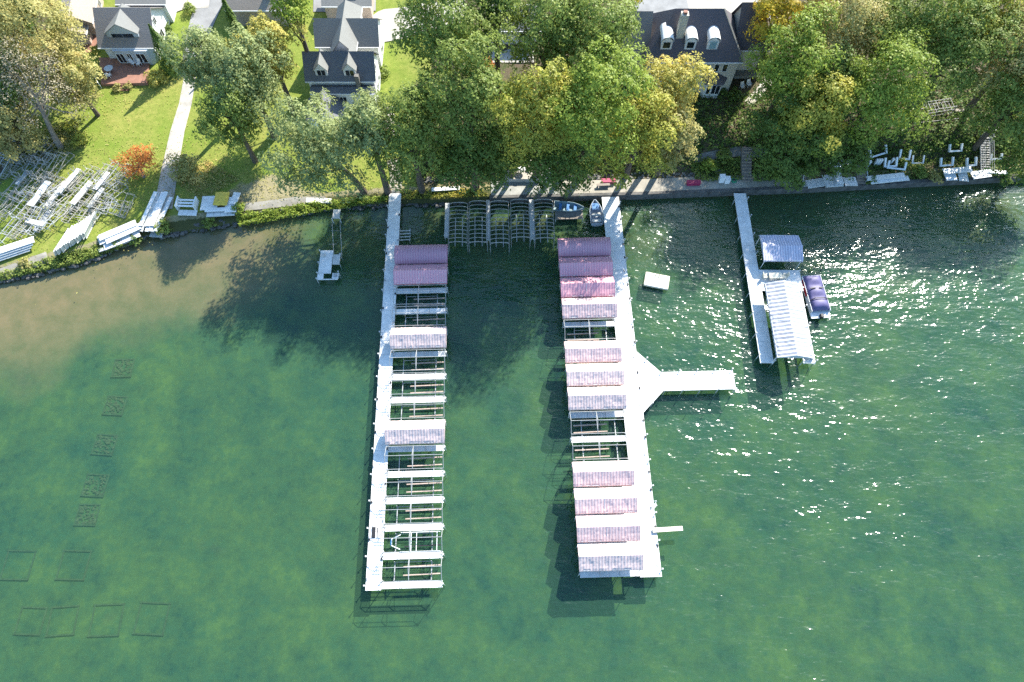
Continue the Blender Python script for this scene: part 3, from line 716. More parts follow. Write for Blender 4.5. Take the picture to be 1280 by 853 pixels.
def tree(u, v, rpx, h, kind, label, cat='tree', group='broadleaf trees behind the shore', dens=560, leaf=.33, base=None, pale=False, name='tree', rvk=1.0):
    p = None; hc = h * .62
    for _ in range(3):
        p = PG(u, v, hc); dist = (Vector((p.x, p.y, p.z + hc)) - Vector((0, 0, CAMH))); dep = dist.dot(Vector((0, math.cos(PITCH), -math.sin(PITCH))))
        Rh = rpx / FPX * dep * 1.02; Rv = min(.46 * h, Rh * 1.25) * rvk; hc = h - Rv
    bx, by_ = (0, 0)
    if base is not None:
        pb = PG(*base); off = Vector((p.x - pb.x, p.y - pb.y, 0)); org = Vector((pb.x, pb.y, pb.z))
    else:
        yb = max(p.y, ys(p.x) + (3.3 if p.x > -3 else 1.6))     # the trunk stands on land even where the crown leans out
        org = Vector((p.x, yb, G(p.x, yb))); off = Vector((0, p.y - yb, 0))
    e = empty(name, org, 0, label, cat, group)
    pts, nor, C = crown_points(Rh, Rv, dens)
    zc = p.z + hc - org.z
    leaf_mesh('crown', pts, nor, leaf, LF[kind], e, (off.x, off.y, zc))
    q = MB(); tr = .14 + h * .014; top = Vector((off.x * .8, off.y * .8, zc - Rv * .05))
    st = [Vector((0, 0, -.4)), Vector((off.x * .2, off.y * .2, top.z * .3)), Vector((off.x * .5, off.y * .5, top.z * .65)), top]
    q.path(st, [tr * 1.35, tr, tr * .8, tr * .45], 9)
    sel = rng.permutation(len(C))[:14]
    for i, k in enumerate(sel):
        f = .35 + .6 * i / 14; a = st[1].lerp(top, f); c = Vector(C[k]) + Vector((off.x, off.y, zc))
        c = a.lerp(c, .92); mid = a.lerp(c, .5) + Vector((0, 0, -.08 * (c - a).length))
        q.path([a, mid, c], [tr * .38, tr * .24, .03], 6)
    q.build('trunk', M['palebark'] if pale else M['bark'], e)
    return e
T = [
 (40,52,62,17,'olive','big olive-yellow tree in the upper left corner'),
 (95,108,30,10,'olive','smaller olive tree between the corner tree and the lawn'),
 (-12,120,40,13,'deep','dark green tree cut by the left edge'),
 (20,165,32,8,'olive','low olive tree behind the stored dock frames at the left edge'),
 (256,80,38,16,'grey','pale green tree leaning over the path beside the driveway'),
 (312,102,46,17,'grey','broad pale green tree right of the lawn path'),
 (290,145,36,14,'green','lower dark-footed tree at the right edge of the lawn'),
 (338,66,36,16,'yellow','yellowing tree left of the house with two small dormers'),
 (364,6,25,18,'bright','green tree with a pale trunk at the top beside a brown roof'),
 (400,192,50,17,'grey','grey-green shoreline tree left of the left pier, with bare slanting trunk'),
 (460,163,34,19,'grey','grey-green tree in front of the house with two small dormers'),
 (512,175,48,19,'green','dense green tree above the root of the left pier'),
 (556,42,52,22,'green','large green tree at the top right of the house with two small dormers'),
 (530,130,24,14,'green','green tree tucked between the two-dormer house and its large neighbour'),
 (586,122,48,23,'green','tall green tree left of the small gap with the orange shrub'),
 (590,200,46,15,'deep','deep green tree over the shore above the arched frames'),
 (684,40,52,22,'green','large green tree right of the gap with the orange shrub'),
 (742,52,54,22,'green','largest green tree left of the slate-roofed house'),
 (676,140,52,22,'ygreen','yellow-tinged tree below the small gap among the trees'),
 (742,135,58,24,'bright','bright green tree in the middle of the shoreline grove'),
 (836,119,40,17,'yellow','yellow tree hiding the left end of the slate-roofed house'),
 (800,178,44,17,'ygreen','yellow-green tree over the promenade right of the grove'),
 (842,178,30,15,'olive','smaller olive-yellow tree at the right end of the grove'),
 (705,205,42,13,'deep','dark green tree overhanging the terrace'),
 (640,190,30,13,'green','narrow green tree beside the terrace with the round table'),
 (790,-14,16,14,'ygreen','drooping yellow-green tree at the top edge above the slate roof'),
 (978,14,38,17,'gold','golden tree at the top right of the slate-roofed house'),
 (988,86,48,17,'bright','bright green tree touching the right end of the slate roof'),
 (1018,142,42,15,'ygreen','pale yellow-green tree standing out of dark foliage above the boats on shore'),
 (985,181,42,11,'deep','dark green tree over the right end of the promenade'),
 (1050,44,52,18,'olive','olive green tree at the top right of the golden one'),
 (1120,36,54,18,'green','wide green tree at the top edge between olive and mottled trees'),
 (1096,118,50,18.5,'bright','bright green tree above the white brackets on the right bank'),
 (1060,196,30,9,'deep','dark low tree beside the grey bank steps'),
 (1190,62,56,18,'green','large mottled green tree at the upper right'),
 (1225,20,40,18,'ygreen','yellow-tipped tree at the top right edge'),
 (1272,62,44,17,'olive','olive tree cut by the upper right edge'),
 (1268,130,46,15,'green','green tree at the right edge above the metal stairs'),
 (1302,200,38,11,'deep','dark green tree at the right edge beside the metal stairs'),
 (1040,108,34,13,'deep','dark tree wedged between the two bright trees at right'),
 (10,8,34,17,'deep','dark green tree at the very top left corner'),
 (620,6,36,20,'deep','shaded deep green tree at the top edge above the gap'),
]
for (u, v, r, h, k, lb) in T:
    base = {(400,192): (456,240), (282,150): (352,180)}.get((u, v))
    tree(u, v, r, h, k, lb, base=base)
e = tree(45, 112, 44, 15, 'brown', 'bare greyish-brown tree with a leaning trunk over the stored dock frames', dens=190, leaf=.22, base=(76,186), group=None, pale=True)
e = tree(1000, 204, 24, 7, 'deep', 'low dark shrub-like tree spilling onto the promenade end', group=None)
def shrub(u, v, rpx, kind, label, hk=.8, group=None, dens=420, leaf=.28, cat='shrub', name='shrub'):
    p = PG(u, v, .4); Rh = rpx / FPX * 100; Rv = Rh * hk
    pts, nor, C = crown_points(Rh, Rv, dens, low=-.2)
    pts[:, 2] = np.maximum(pts[:, 2] + Rv * .45, .02)
    o = leaf_mesh(name, pts, nor, leaf, LF[kind]); o.location = p
    return tag(o, label, cat, group)
e = tree(173, 203, 22, 4.0, 'orange', 'round orange-red autumn shrub at the lower edge of the lawn', dens=330, leaf=.26, group=None, cat='shrub', name='autumn_shrub', base=(180,222), pale=True)
def cone_tree(u, v, rpx, h, kind, label):
    p = PG(u, v, h * .4); Rh = rpx / FPX * 105
    n = int(420 * Rh * h * .5); f = rng.uniform(0, 1, n) ** 1.3; a = rng.uniform(0, 6.283, n); rr = Rh * (1 - f) * (.75 + .25 * np.sin(a * 5 + f * 20)) * rng.uniform(.7, 1, n)
    pts = np.stack([rr * np.cos(a), rr * np.sin(a), .2 + f * h], 1); nor = np.stack([np.cos(a), np.sin(a), np.full(n, .7)], 1) + rng.normal(size=(n, 3)) * .4
    e = empty('conifer', p, 0, label, 'tree')
    leaf_mesh('crown', pts, nor, .3, LF[kind], e)
    MB().tube((0, 0, -.3), (0, 0, h * .85), .16, .03, 7).build('trunk', M['bark'], e)
cone_tree(206, 66, 21, 8, 'deep', 'dark evergreen at the right corner of the brick patio')
cone_tree(112, 84, 14, 5, 'deep', 'clipped dark green conical evergreen left of the brick patio')
cone_tree(292, 30, 13, 9, 'deep', 'narrow evergreen between the driveway and the brown roof')
for (u, v, r, k, lb) in [
 (198,100,13,'yellow','yellow-green shrub at the right corner of the brick patio'), (146,110,6,'olive','low tan shrub left of the patio steps'), (160,107,6,'olive','low tan shrub right of the patio steps'),
 (238,12,9,'green','round ringed shrub on the small back lawn'), (208,36,9,'deep','dark shrub against the white side wall of the dormer house'),
 (236,215,20,'olive','mottled shrub beside the lawn path in tree shade'), (205,285,10,'green','green bush on the shore right of the leaning white boards'), (300,262,9,'bright','leafy bush right of the yellow tarp stack'),
 (262,280,7,'green','low bush on the bank below the yellow tarp stack'), (30,330,7,'olive','dry yellow bush on the left bank'), (168,300,7,'deep','dark bush at the right end of the flat panel pile'),
 (148,305,6,'green','low green bush in front of the flat panel pile'), (610,80,9,'orange','rusty orange shrub in the gap among the trees'), (920,120,9,'deep','dark shrub on the shaded lawn below the bay window'),
 (888,115,7,'deep','dark clipped shrub left of the bay window'), (905,116,6,'deep','dark clipped shrub under the bay window'), (886,208,10,'bright','bright green shrub on the slope left of the stone steps'),
 (960,205,11,'deep','dark green shrub on the slope right of the stone steps'), (1150,215,10,'green','green shrub between white brackets and panel stack on the right bank'), (1168,222,8,'olive','yellowing shrub left of the small panel stack'),
 (1128,205,8,'green','green shrub under the U-shaped brackets'), (1256,225,9,'deep','dark shrub at the right end of the bank'), (100,175,10,'ygreen','yellow shrub beside the leaning trunk'), (88,160,9,'ygreen','yellow-green shrub above the stored frames'),
 (480,90,8,'green','green shrub right of the two-dormer house'), (470,118,8,'green','green shrub at the right corner of the two-dormer house'), (905,195,10,'green','green shrub below the curved stone path'), (1090,225,7,'deep','dark shrub behind the long white boards'),
 (118,62,6,'ygreen','small shrub between the two left houses')]:
    shrub(u, v, r, k, lb)
def cover(name, poly, n, kind, leaf, hh, label):
    """low leafy ground cover scattered over a photo-measured area"""
    px = [q[0] for q in poly]; py = [q[1] for q in poly]; pts = []
    while len(pts) < n:
        u = random.uniform(min(px), max(px)); v = random.uniform(min(py), max(py)); ins = False; j = len(poly) - 1
        for i in range(len(poly)):
            if (py[i] > v) != (py[j] > v) and u < (px[j]-px[i]) * (v-py[i]) / (py[j]-py[i]) + px[i]: ins = not ins
            j = i
        if ins:
            p = PG(u, v); hgt = hh * (.35 + .65 * abs(math.sin(p.x * 1.1 + 2 * math.sin(p.y * 1.3))))
            pts.append((p.x, p.y, p.z + random.uniform(0, hgt)))
    a = np.array(pts); nor = rng.normal(size=a.shape) * .7 + np.array([0, 0, 1.0])
    tag(leaf_mesh(name, a, nor, leaf, LF[kind]), label, 'plants', kind='stuff')
cover('ground_cover', [(296,272),(380,256),(480,246),(488,252),(400,266),(300,284)], 3600, 'bright', .3, .8, 'low leafy plants along the bank between the bushes and the left pier')
cover('ground_cover', [(0,342),(80,318),(170,296),(182,300),(100,330),(0,352)], 3000, 'green', .28, .6, 'low green plants on the left bank in front of the white boards')
cover('ground_cover', [(500,238),(600,236),(612,246),(500,250)], 1200, 'ygreen', .25, .25, 'thin yellow grass on the shore right of the left pier')
cover('ground_cover', [(862,206),(925,198),(928,226),(870,228)], 2400, 'green', .3, .6, 'leafy slope planting left of the stone steps')
cover('ground_cover', [(942,198),(1000,200),(1000,226),(942,228)], 2400, 'deep', .3, .6, 'dark slope planting right of the stone steps')
cover('ground_cover', [(1080,190),(1230,170),(1280,180),(1280,222),(1080,226)], 5200, 'deep', .3, .5, 'weedy plants among the stored pieces on the right bank')
cover('ground_cover', [(0,180),(95,150),(110,185),(60,200),(0,210)], 2600, 'olive', .28, .7, 'rough weeds under the bare tree')
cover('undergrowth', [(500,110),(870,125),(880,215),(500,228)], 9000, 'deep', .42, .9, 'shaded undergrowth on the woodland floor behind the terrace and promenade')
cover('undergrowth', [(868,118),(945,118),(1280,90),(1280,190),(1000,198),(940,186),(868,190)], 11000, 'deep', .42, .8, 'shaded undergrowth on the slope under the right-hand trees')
cover('ground_cover', [(215,225),(260,200),(300,225),(250,250)], 1500, 'olive', .26, .3, 'rough dry grass beside the lawn path')
fl = []
for (u, v, su, sv, n) in ((120, 190, 26, 34, 500), (190, 215, 22, 24, 500), (270, 205, 40, 26, 700), (440, 225, 40, 14, 500), (160, 125, 40, 12, 260), (330, 235, 50, 12, 500), (560, 235, 40, 6, 300), (60, 270, 60, 30, 600)):
    for _ in range(n):
        q_ = PG(random.gauss(u, su), random.gauss(v, sv)); fl.append((q_.x, q_.y, q_.z + .09))
a = np.array(fl); tag(leaf_mesh('fallen_leaves', a, rng.normal(size=a.shape) * .25 + np.array([0, 0, 1.0]), .2, LF['olive']), 'fallen yellow-brown leaves scattered over the lawn and bank', 'leaves', kind='stuff')
# ------------------------------------------------------------------ houses
def window(par, c, wd, ht, face='S', bars=1, name='window', glass='glass'):
    """face S: looks to -y; E: looks to +x; frame with a pane as its sub-part"""
    q = MB(); t = .08
    rot = Matrix.Rotation({'S': 0, 'E': R(90), 'W': R(-90)}[face], 3, 'Z')
    def bx(m_, cc, dd): m_.box(Vector(c) + rot @ Vector(cc), dd, mat=rot)
    for s in (-1, 1):
        bx(q, (s * wd / 2, 0, 0), (t, .1, ht + t)); bx(q, (0, 0, s * ht / 2), (wd - t, .1, t))
    for k in range(bars): bx(q, (wd * ((k + 1) / (bars + 1) - .5), 0, 0), (t * .8, .08, ht - t))
    f = q.build(name, M['wallwhite'], par)
    g = MB(); bx(g, (0, .01, 0), (wd - t, .03, ht - t)); g.build('pane', M[glass], f)
    return f
def gable_block(par, x0, x1, y0, y1, zb, ze, zr, axis, wall, roof, ov=.45, hip=(0, 0), rname='roof'):
    """walls + pitched roof; axis is the ridge direction; hip=(start,end) insets of the ridge"""
    q = MB()
    if axis == 'x':
        ym = (y0 + y1) / 2
        q.prism([(x0, y0), (x1, y0), (x1, y1), (x0, y1)], zb, ze)
        if not hip[0]: q.add([(x0, y0, ze), (x0, y1, ze), (x0, ym, zr - .05)], [(0, 2, 1)])
        if not hip[1]: q.add([(x1, y0, ze), (x1, y1, ze), (x1, ym, zr - .05)], [(0, 1, 2)])
        s = (zr - ze) / ((y1 - y0) / 2); e0 = ze - ov * s
        A = [(x0 - ov, y0 - ov, e0), (x1 + ov, y0 - ov, e0), (x1 + ov, y1 + ov, e0), (x0 - ov, y1 + ov, e0)]; Rg = [(x0 - ov + hip[0], ym, zr), (x1 + ov - hip[1], ym, zr)]
    else:
        xm = (x0 + x1) / 2
        q.prism([(x0, y0), (x1, y0), (x1, y1), (x0, y1)], zb, ze)
        if not hip[0]: q.add([(x0, y0, ze), (x1, y0, ze), (xm, y0, zr - .05)], [(0, 1, 2)])
        if not hip[1]: q.add([(x0, y1, ze), (x1, y1, ze), (xm, y1, zr - .05)], [(0, 2, 1)])
        s = (zr - ze) / ((x1 - x0) / 2); e0 = ze - ov * s
        A = [(x1 + ov, y0 - ov, e0), (x1 + ov, y1 + ov, e0), (x0 - ov, y1 + ov, e0), (x0 - ov, y0 - ov, e0)]; Rg = [(xm, y0 - ov + hip[0], zr), (xm, y1 + ov - hip[1], zr)]
    wl = q.build('wall', wall, par)
    r = MB(); t = .14
    lo = A + Rg; hi = [(p[0], p[1], p[2] + t) for p in lo]
    r.add(lo + hi, [(6,7,11,10), (8,9,10,11), (1,0,4,5), (3,2,5,4), (0,1,7,6), (2,3,9,8)] + ([(7,8,11), (2,1,5), (1,2,8,7)] if hip[1] else [(1,5,11,7), (5,2,8,11)]) + ([(9,6,10), (0,3,4), (3,0,6,9)] if hip[0] else [(4,0,6,10), (3,4,10,9)]))
    rf = r.build(rname, roof, par)
    q = MB(); q.beam((A[0][0], A[0][1] - .04, A[0][2] + .05), (A[1][0], A[1][1] - .04, A[1][2] + .05), .1, .16); q.build('gutter', M['wallwhite'], par)
    return wl, rf
def dormer(par, xc, y0, y1, zb, ze, zr, wd, wall, roof, win=True, nb=1, arched=False, skyl=False):
    """small gabled (or arched) dormer whose face looks to -y"""
    q = MB(); h = wd / 2
    q.prism([(xc - h, y0), (xc + h, y0), (xc + h, y1), (xc - h, y1)], zb, ze)
    q.add([(xc - h, y0, ze), (xc + h, y0, ze), (xc, y0, zr - .03)], [(0, 1, 2)])
    d = q.build('dormer', wall, par)
    r = MB(); o = .18; t = .1
    if arched:
        n = 10; lo = []
        for y in (y0 - o, y1):
            for k in range(n + 1):
                a = math.pi * k / n; lo.append((xc - (h + .1) * math.cos(a), y, ze + (zr - ze) * math.sin(a)))
        hi = [(p[0], p[1], p[2] + t) for p in lo]; vs = lo + hi; m_ = n + 1
        fs = [(2*m_+k, 2*m_+k+1, 3*m_+k+1, 3*m_+k) for k in range(n)] + [(k, m_+k, m_+k+1, k+1) for k in range(n)] + [(k, k+1, 2*m_+k+1, 2*m_+k) for k in range(n)]
        r.add(vs, fs)
    else:
        s = (zr - ze) / h; e0 = ze - o * s
        lo = [(xc - h - o, y0 - o, e0), (xc, y0 - o, zr), (xc + h + o, y0 - o, e0), (xc - h - o, y1, e0), (xc, y1, zr), (xc + h + o, y1, e0)]
        hi = [(p[0], p[1], p[2] + t) for p in lo]
        r.add(lo + hi, [(6,7,10,9), (7,8,11,10), (0,3,4,1), (1,4,5,2), (0,1,7,6), (1,2,8,7), (3,0,6,9), (2,5,11,8)])
    r.build('dormer_roof', roof, d)
    if win:
        q = MB(); hh = (ze - zb) * (.62 if not skyl else .8); zc = zb + (ze - zb) * .55; n = nb + 1; ww = wd * .7
        g = MB()
        for k in range(n): g.box((xc + ww * ((k + .5) / n - .5), y0 - .03, zc), (ww / n - .1, .06, hh))
        g.build('window', M['shutterblue'] if skyl else M['glass'], d)
    return d
# house A: big dormer, brick patio
zA = 2.3
HA = empty('dormer_house', (0, 0, 0), 0, 'white house with one large gabled dormer and a brick patio, upper left', 'house'); HA.location = (-58.2, 88, zA)
def loc(e): return e.location
def rel(e, x, y, z): return (x - e.location.x, y - e.location.y, z - e.location.z)
x0, x1 = -62.0 + 58.2, -54.4 + 58.2
wl, rf = gable_block(HA, x0, x1, -3.9, 3.9, -.6, 3.3, 6.4, 'x', M['wallwhite'], M['roofgrey'], .5)
gable_block(HA, x0 + 1.2, x1 + .6, 3.9, 12, -.6, 4.3, 6.1, 'x', M['wallwhite'], M['roofpale'], .4)
dormer(HA, x0 + 3.6, -3.2, 1.0, 3.3, 4.75, 6.35, 4.7, M['wallblue'], M['roofpale'], True, 1)
q = MB(); q.prism([(x0 + 1.0, -4.0), (x0 + 1.8, -4.9), (x1 - .8, -4.9), (x1 - .2, -4.0)], -.6, 2.9); bay = q.build('bay_front', M['wallblue'], HA)
for xx, ww in ((x0 + 2.5, 1.1), (x0 + 3.9, .7), (x0 + 5.6, 1.3)): window(HA, (xx, -4.95, 1.6), ww, 1.7, 'S', 1)
window(HA, (x1 + .03, 0, 1.8), 1.2, 1.4, 'E'); window(HA, (x1 + .03, 0, 4.2), .9, 1.1, 'E')
q = MB(); cs = [PG(124, 73), PG(188, 73), PG(186, 107), PG(128, 108)]
zp = max(G(c.x, c.y) for c in cs) + .12
q.prism([(c.x, c.y) for c in cs][::-1], zp - 1.2, zp); tag(q.build('patio', M['brick']), kind='structure')
p = PG(140, 92)
e = empty('patio_table', (p.x, p.y, zp), 0, 'round pale blue table on the brick patio', 'table')
MB().tube((0, 0, .7), (0, 0, .75), .65, .65, 18).build('tabletop', M['wallblue'], e); MB().tube((0, 0, 0), (0, 0, .7), .06, .06, 8).build('leg', M['galv'], e)
for (u, v, rz, lb) in ((139,99,180,'white chair in front of the round patio table'), (169,83,60,'left one of the white chairs near the patio doors'), (176,84,-20,'middle one of the white chairs near the patio doors'), (183,80,-60,'right one of the white chairs near the patio doors')):
    p = PG(u, v); chair('patio_chair', (p.x, p.y, zp), R(rz), lb, M['white'], 'white chairs on the brick patio')
def steps(name, p, rz, n, rise, run, wd, m_, label, cat='steps'):
    e = empty(name, p, rz, label, cat); q = MB()
    for k in range(n): q.box((0, run * (k + .5), rise * (k + .5) - .25), (wd, run * 1.02, rise + .5))
    q.build('treads', m_, e); return e
p = PG(155, 110); steps('brick_steps', (p.x, p.y - .6, p.z - .1), 0, 3, .16, .38, 1.7, M['brick'], 'short brick steps from the patio down to the lawn')
# thin white fence left of the patio
a, b = PG(100, 66), PG(127, 110); e = empty('wire_fence', a, 0, 'thin white fence running down beside the brick patio', 'fence')
q = MB(); d = b - a
for k in range(7): q2 = d * (k / 6); q.tube(q2 + Vector((0, 0, -.2)), q2 + Vector((0, 0, 1.0)), .05, .05, 6)
q.build('post', M['white'], e)
q = MB()
for z in (.3, .65, .98): q.beam((0, 0, z), (d.x, d.y, d.z + z), .06)
q.build('rail', M['white'], e)
# cottage at the far left
p = PG(100, 52); CO = empty('cottage', (p.x, p.y + 3.6, p.z), R(7), 'small tan cottage with a plain roof left of the dormer house', 'house')
gable_block(CO, -2.4, 2.4, -2.6, 4.6, -.6, 2.6, 4.1, 'y', M['walltan'], M['rooftan'], .35)
gable_block(CO, -1.9, 1.5, -4.4, -2.65, -.6, 2.0, 2.9, 'y', M['walltan'], M['rooftan'], .25)
for y in (-1.2, 1.0, 3.0): window(CO, (2.44, y, 1.4), .7, 1.0, 'E')
ribbon('path', [PG(119, 12), PG(116, 40), PG(112, 66)], [2.4, 2.2, 1.8], M['brick'])
# house B: navy roof with two dormers
zB = G(-25, 78)
HB = empty('two_dormer_house', (-24.9, 78.7, zB), 0, 'white house with dark blue-grey roof and two small white dormers', 'house')
W_ = 4.8
gable_block(HB, -W_, W_, -2.4, 2.4, -.8, 6.4 - zB, 9.0 - zB, 'x', M['wallwhite'], M['roofnavy'], .35)
gable_block(HB, -1.5, 1.7, 2.0, 11.5, -.8, 7.2 - zB, 9.3 - zB, 'y', M['wallwhite'], M['roofpale'], .3, hip=(0, 1.6))
gable_block(HB, -W_ + .7, W_, 4.2, 9.4, -.8, 6.6 - zB, 8.9 - zB, 'x', M['wallwhite'], M['roofpale'], .35)
for xc in (-2.55, 1.55): dormer(HB, xc, -2.2, .6, 6.5 - zB, 7.9 - zB, 9.0 - zB, 1.75, M['wallwhite'], M['roofpale'], True, 1)
gable_block(HB, -W_ + .5, W_ - .2, -3.7, -2.45, -.8, 5.0 - zB, 5.3 - zB, 'x', M['wallwhite'], M['roofnavy'], .25, rname='porch_roof')
gable_block(HB, -W_ - .1, -.3, -7.6, -3.7, -.8, 3.6 - zB, 5.6 - zB, 'y', M['wallwhite'], M['roofnavy'], .4, rname='porch_roof')
q = MB(); q.box((2.6, -2.9, 6.0 - zB), (.6, .6, 3.0)); q.build('chimney', M['stone'], HB)
for x in (-3.2, 0, 3.2): window(HB, (x, -3.74, 1.6), 1.0, 1.3, 'S')
for y in (-.8, .9): window(HB, (W_ + .03, y, 1.5), .8, 1.2, 'E')
window(HB, (W_ + .03, 0, 4.3), .8, 1.0, 'E'); window(HB, (W_ + .03, 6.8, 1.6), 1.1, 1.3, 'E')
# pale terrace in front of house B, seen through the foliage
p = PG(485, 150); q = MB(); q.prism([(p.x - 4, p.y - 3.2), (p.x + 3.2, p.y - 3.2), (p.x + 3.2, p.y + 3), (p.x - 4, p.y + 3)], p.z - .6, p.z + .12); tag(q.build('terrace', M['prom']), kind='structure')
e = empty('canvas_parasol', (p.x - 1.6, p.y - .6, p.z + .12), 0, 'pale blue parasol glimpsed through leaves below the two-dormer house', 'parasol')
q = MB(); n = 8; q.add([(0, 0, 2.7)] + [(1.3 * math.cos(k * math.pi / 4), 1.3 * math.sin(k * math.pi / 4), 2.25) for k in range(8)], [(0, k + 1, (k + 1) % 8 + 1) for k in range(8)]); q.build('canopy', M['wallblue'], e)
MB().tube((0, 0, 0), (0, 0, 2.7), .03, .03, 6).build('pole', M['white'], e)
# small pale roof behind, brown-roofed house, driveway
p = PG(438, 24); e = empty('pale_roofed_garage', (p.x, p.y + 1.5, p.z), 0, 'low garage with a pale roof and a skylight at the top edge', 'garage')
wl, rf = gable_block(e, -3.6, 3.6, -1.6, 2.8, -.5, 2.7, 3.8, 'x', M['walltan'], M['roofpale'], .35)
q = MB(); q.box((.6, -.75, 3.25), (1.8, .55, .16), mat=Matrix.Rotation(R(26.6), 3, 'X')); q.build('skylight', M['glass'], rf)
p = PG(330, 34); e = empty('brown_roofed_house', (p.x, p.y + 3.6, p.z), 0, 'house with a brown roof and grey chimney cut by the top edge', 'house')
wl, rf = gable_block(e, -4.6, 4.4, -3.4, 5, -.5, 3.4, 6.2, 'x', M['walltan'], M['rooftan'], .45)
q = MB(); q.box((1.8, -2.2, 5.2), (.8, .7, 2.6)); q.build('chimney', M['stone'], rf)
# pale house glimpsed in the gap
p = PG(636, 82); e = empty('pale_cottage', (p.x, p.y + 3.0, p.z), 0, 'pale house with a stepped terrace glimpsed through the gap in the trees', 'house')
wl, rf = gable_block(e, -2.6, 4.6, 1.2, 6.2, -.6, 3.0, 4.6, 'x', M['wallwhite'], M['roofpale'], .35)
window(e, (-1.0, 1.16, 1.7), 1.3, 1.2, 'S'); window(e, (2.2, 1.16, 1.7), 1.3, 1.2, 'S')
q = MB(); q.box((.6, -.7, -.1), (6.4, 3.7, .5)); q.box((.6, -2.9, -.3), (5, .6, .4)); q.build('terrace_slab', M['concrete'], e)
# house C: slate roof, arched dormers
yC = 76.6; zC = G(27, 78); 
HC = empty('slate_roofed_house', (25.6, 80.3, zC), 0, 'large cream house with steep slate roof, arched dormers and a bay window', 'house')
gable_block(HC, -6.4, 6.4, -4.0, 4.4, -.8, 10.1 - zC, 14.6 - zC, 'x', M['wallstucco'], M['roofslate'], .45, hip=(3.6, 3.4))
gable_block(HC, 6.45, 11.0, -1.5, 4.6, -.8, 10.0 - zC, 14.5 - zC, 'x', M['wallstucco'], M['roofslate'], .4, hip=(0, 2.4))
gable_block(HC, -11, -6.45, -2.2, 4.0, -.8, 9.0 - zC, 13.6 - zC, 'x', M['wallstucco'], M['roofgrey'], .4, hip=(2.2, 0))
q = MB(); q.beam((3.4, .2, 14.75 - zC), (6.75, -4.35, 9.95 - zC), .22, .1); q.build('hip_cap', M['roofpale'], HC)
for xc in (-4.2, -.9, 2.2): dormer(HC, xc, -3.3, -.6, 10.9 - zC, 12.4 - zC, 13.1 - zC, 1.5, M['wallwhite'], M['wallwhite'], True, 0, True, xc > 2)
q = MB(); q.box((-2.4, -1.9, 13.4 - zC), (1.0, .9, 4.6)); ch_ = q.build('chimney', M['wallstucco'], HC)
q = MB(); q.box((-2.4, -1.9, 15.85 - zC), (.5, .5, .35)); q.build('chimney_pot', M['brick'], ch_)
for x in (2.2, 3.5, 4.7): window(HC, (x, -4.04, 8.4 - zC), .7, 1.3, 'S', 0)
for x in (-1, -3.4, -5): window(HC, (x, -4.04, 8.2 - zC), .9, 1.4, 'S', 1)
for x in (-3.4, -5, -1): window(HC, (x, -4.04, 5.2 - zC), .9, 1.5, 'S', 1)
q = MB(); q.prism([(1.8, -4.02), (2.5, -5.2), (4.6, -5.2), (5.3, -4.02)], -.7, 2.6); bay = q.build('bay_window', M['wallwhite'], HC)
q = MB(); q.add([(1.5, -4.02, 2.6), (2.3, -5.5, 2.6), (4.8, -5.5, 2.6), (5.6, -4.02, 2.6), (3.55, -4.02, 3.7)], [(0, 1, 4), (1, 2, 4), (2, 3, 4), (3, 2, 1, 0)]); q.build('bay_roof', M['roofslate'], bay)
q = MB()
for x in (2.95, 3.7, 4.3): q.box((x, -5.22, 1.5), (.5, .06, 1.5))
q.build('window', M['glass'], bay)
q = MB(); q.box((8.6, -2.2, 1.6), (4.2, 1.2, .15)); q.build('porch_roof', M['roofpale'], HC)
for (u, v, lb) in ((927,111,'left white chair on the shaded patio of the slate-roofed house'), (935,108,'right white chair on the shaded patio of the slate-roofed house')):
    p = PG(u, v); chair('patio_chair', p, R(20), lb, M['white'], 'white chairs on the shaded patio')
# dark asphalt court in the shade at the top
ribbon('driveway', [PG(795, 14), PG(830, 10), PG(860, 8)], [4, 5, 4], M['asphalt'], .09)
# ------------------------------------------------------------------ steps, terraces and small things along the promenade
p = PG(933, 229); steps('stone_steps', (p.x, p.y + .1, 1.05), R(-1), 11, .19, .42, 1.35, M['timber'], 'straight stone steps climbing from the promenade at the root of the private dock')
p = PG(683, 233); steps('terrace_steps', (p.x, p.y, 1.05), 0, 7, .2, .4, 1.4, M['deckgrey'], 'grey steps climbing beside the terrace behind the arched frames')
p = PG(1076, 230); steps('bank_steps', (p.x, p.y, .95), R(-2), 9, .2, .4, 1.3, M['timber'], 'grey steps on the bank left of the white brackets')
ribbon('path', [PG(868, 200), PG(900, 193), PG(932, 189), PG(965, 196)], [1.0, 1.0, 1.2, 1.0], M['stone'], .05)
p = PG(652, 214); q = MB(); q.prism([(p.x - 2.4, p.y - 1.7), (p.x + 2.6, p.y - 1.7), (p.x + 2.6, p.y + 1.9), (p.x - 2.4, p.y + 1.9)], .6, p.z + .35); tag(q.build('patio', M['concrete']), kind='structure')
zz = p.z + .35
e = empty('round_table', (p.x, p.y - .4, zz), 0, 'round white table on the small stone patio above the arched frames', 'table')
MB().tube((0, 0, .68), (0, 0, .74), .62, .62, 18).build('tabletop', M['white'], e); MB().tube((0, 0, 0), (0, 0, .68), .07, .07, 8).build('leg', M['galv'], e)
chair('garden_chair', (p.x - 1.1, p.y - .3, zz), R(90), 'pale chair left of the round white table', M['cream']); chair('garden_chair', (p.x + 1.1, p.y + .4, zz), R(-60), 'pale chair right of the round white table', M['cream'])
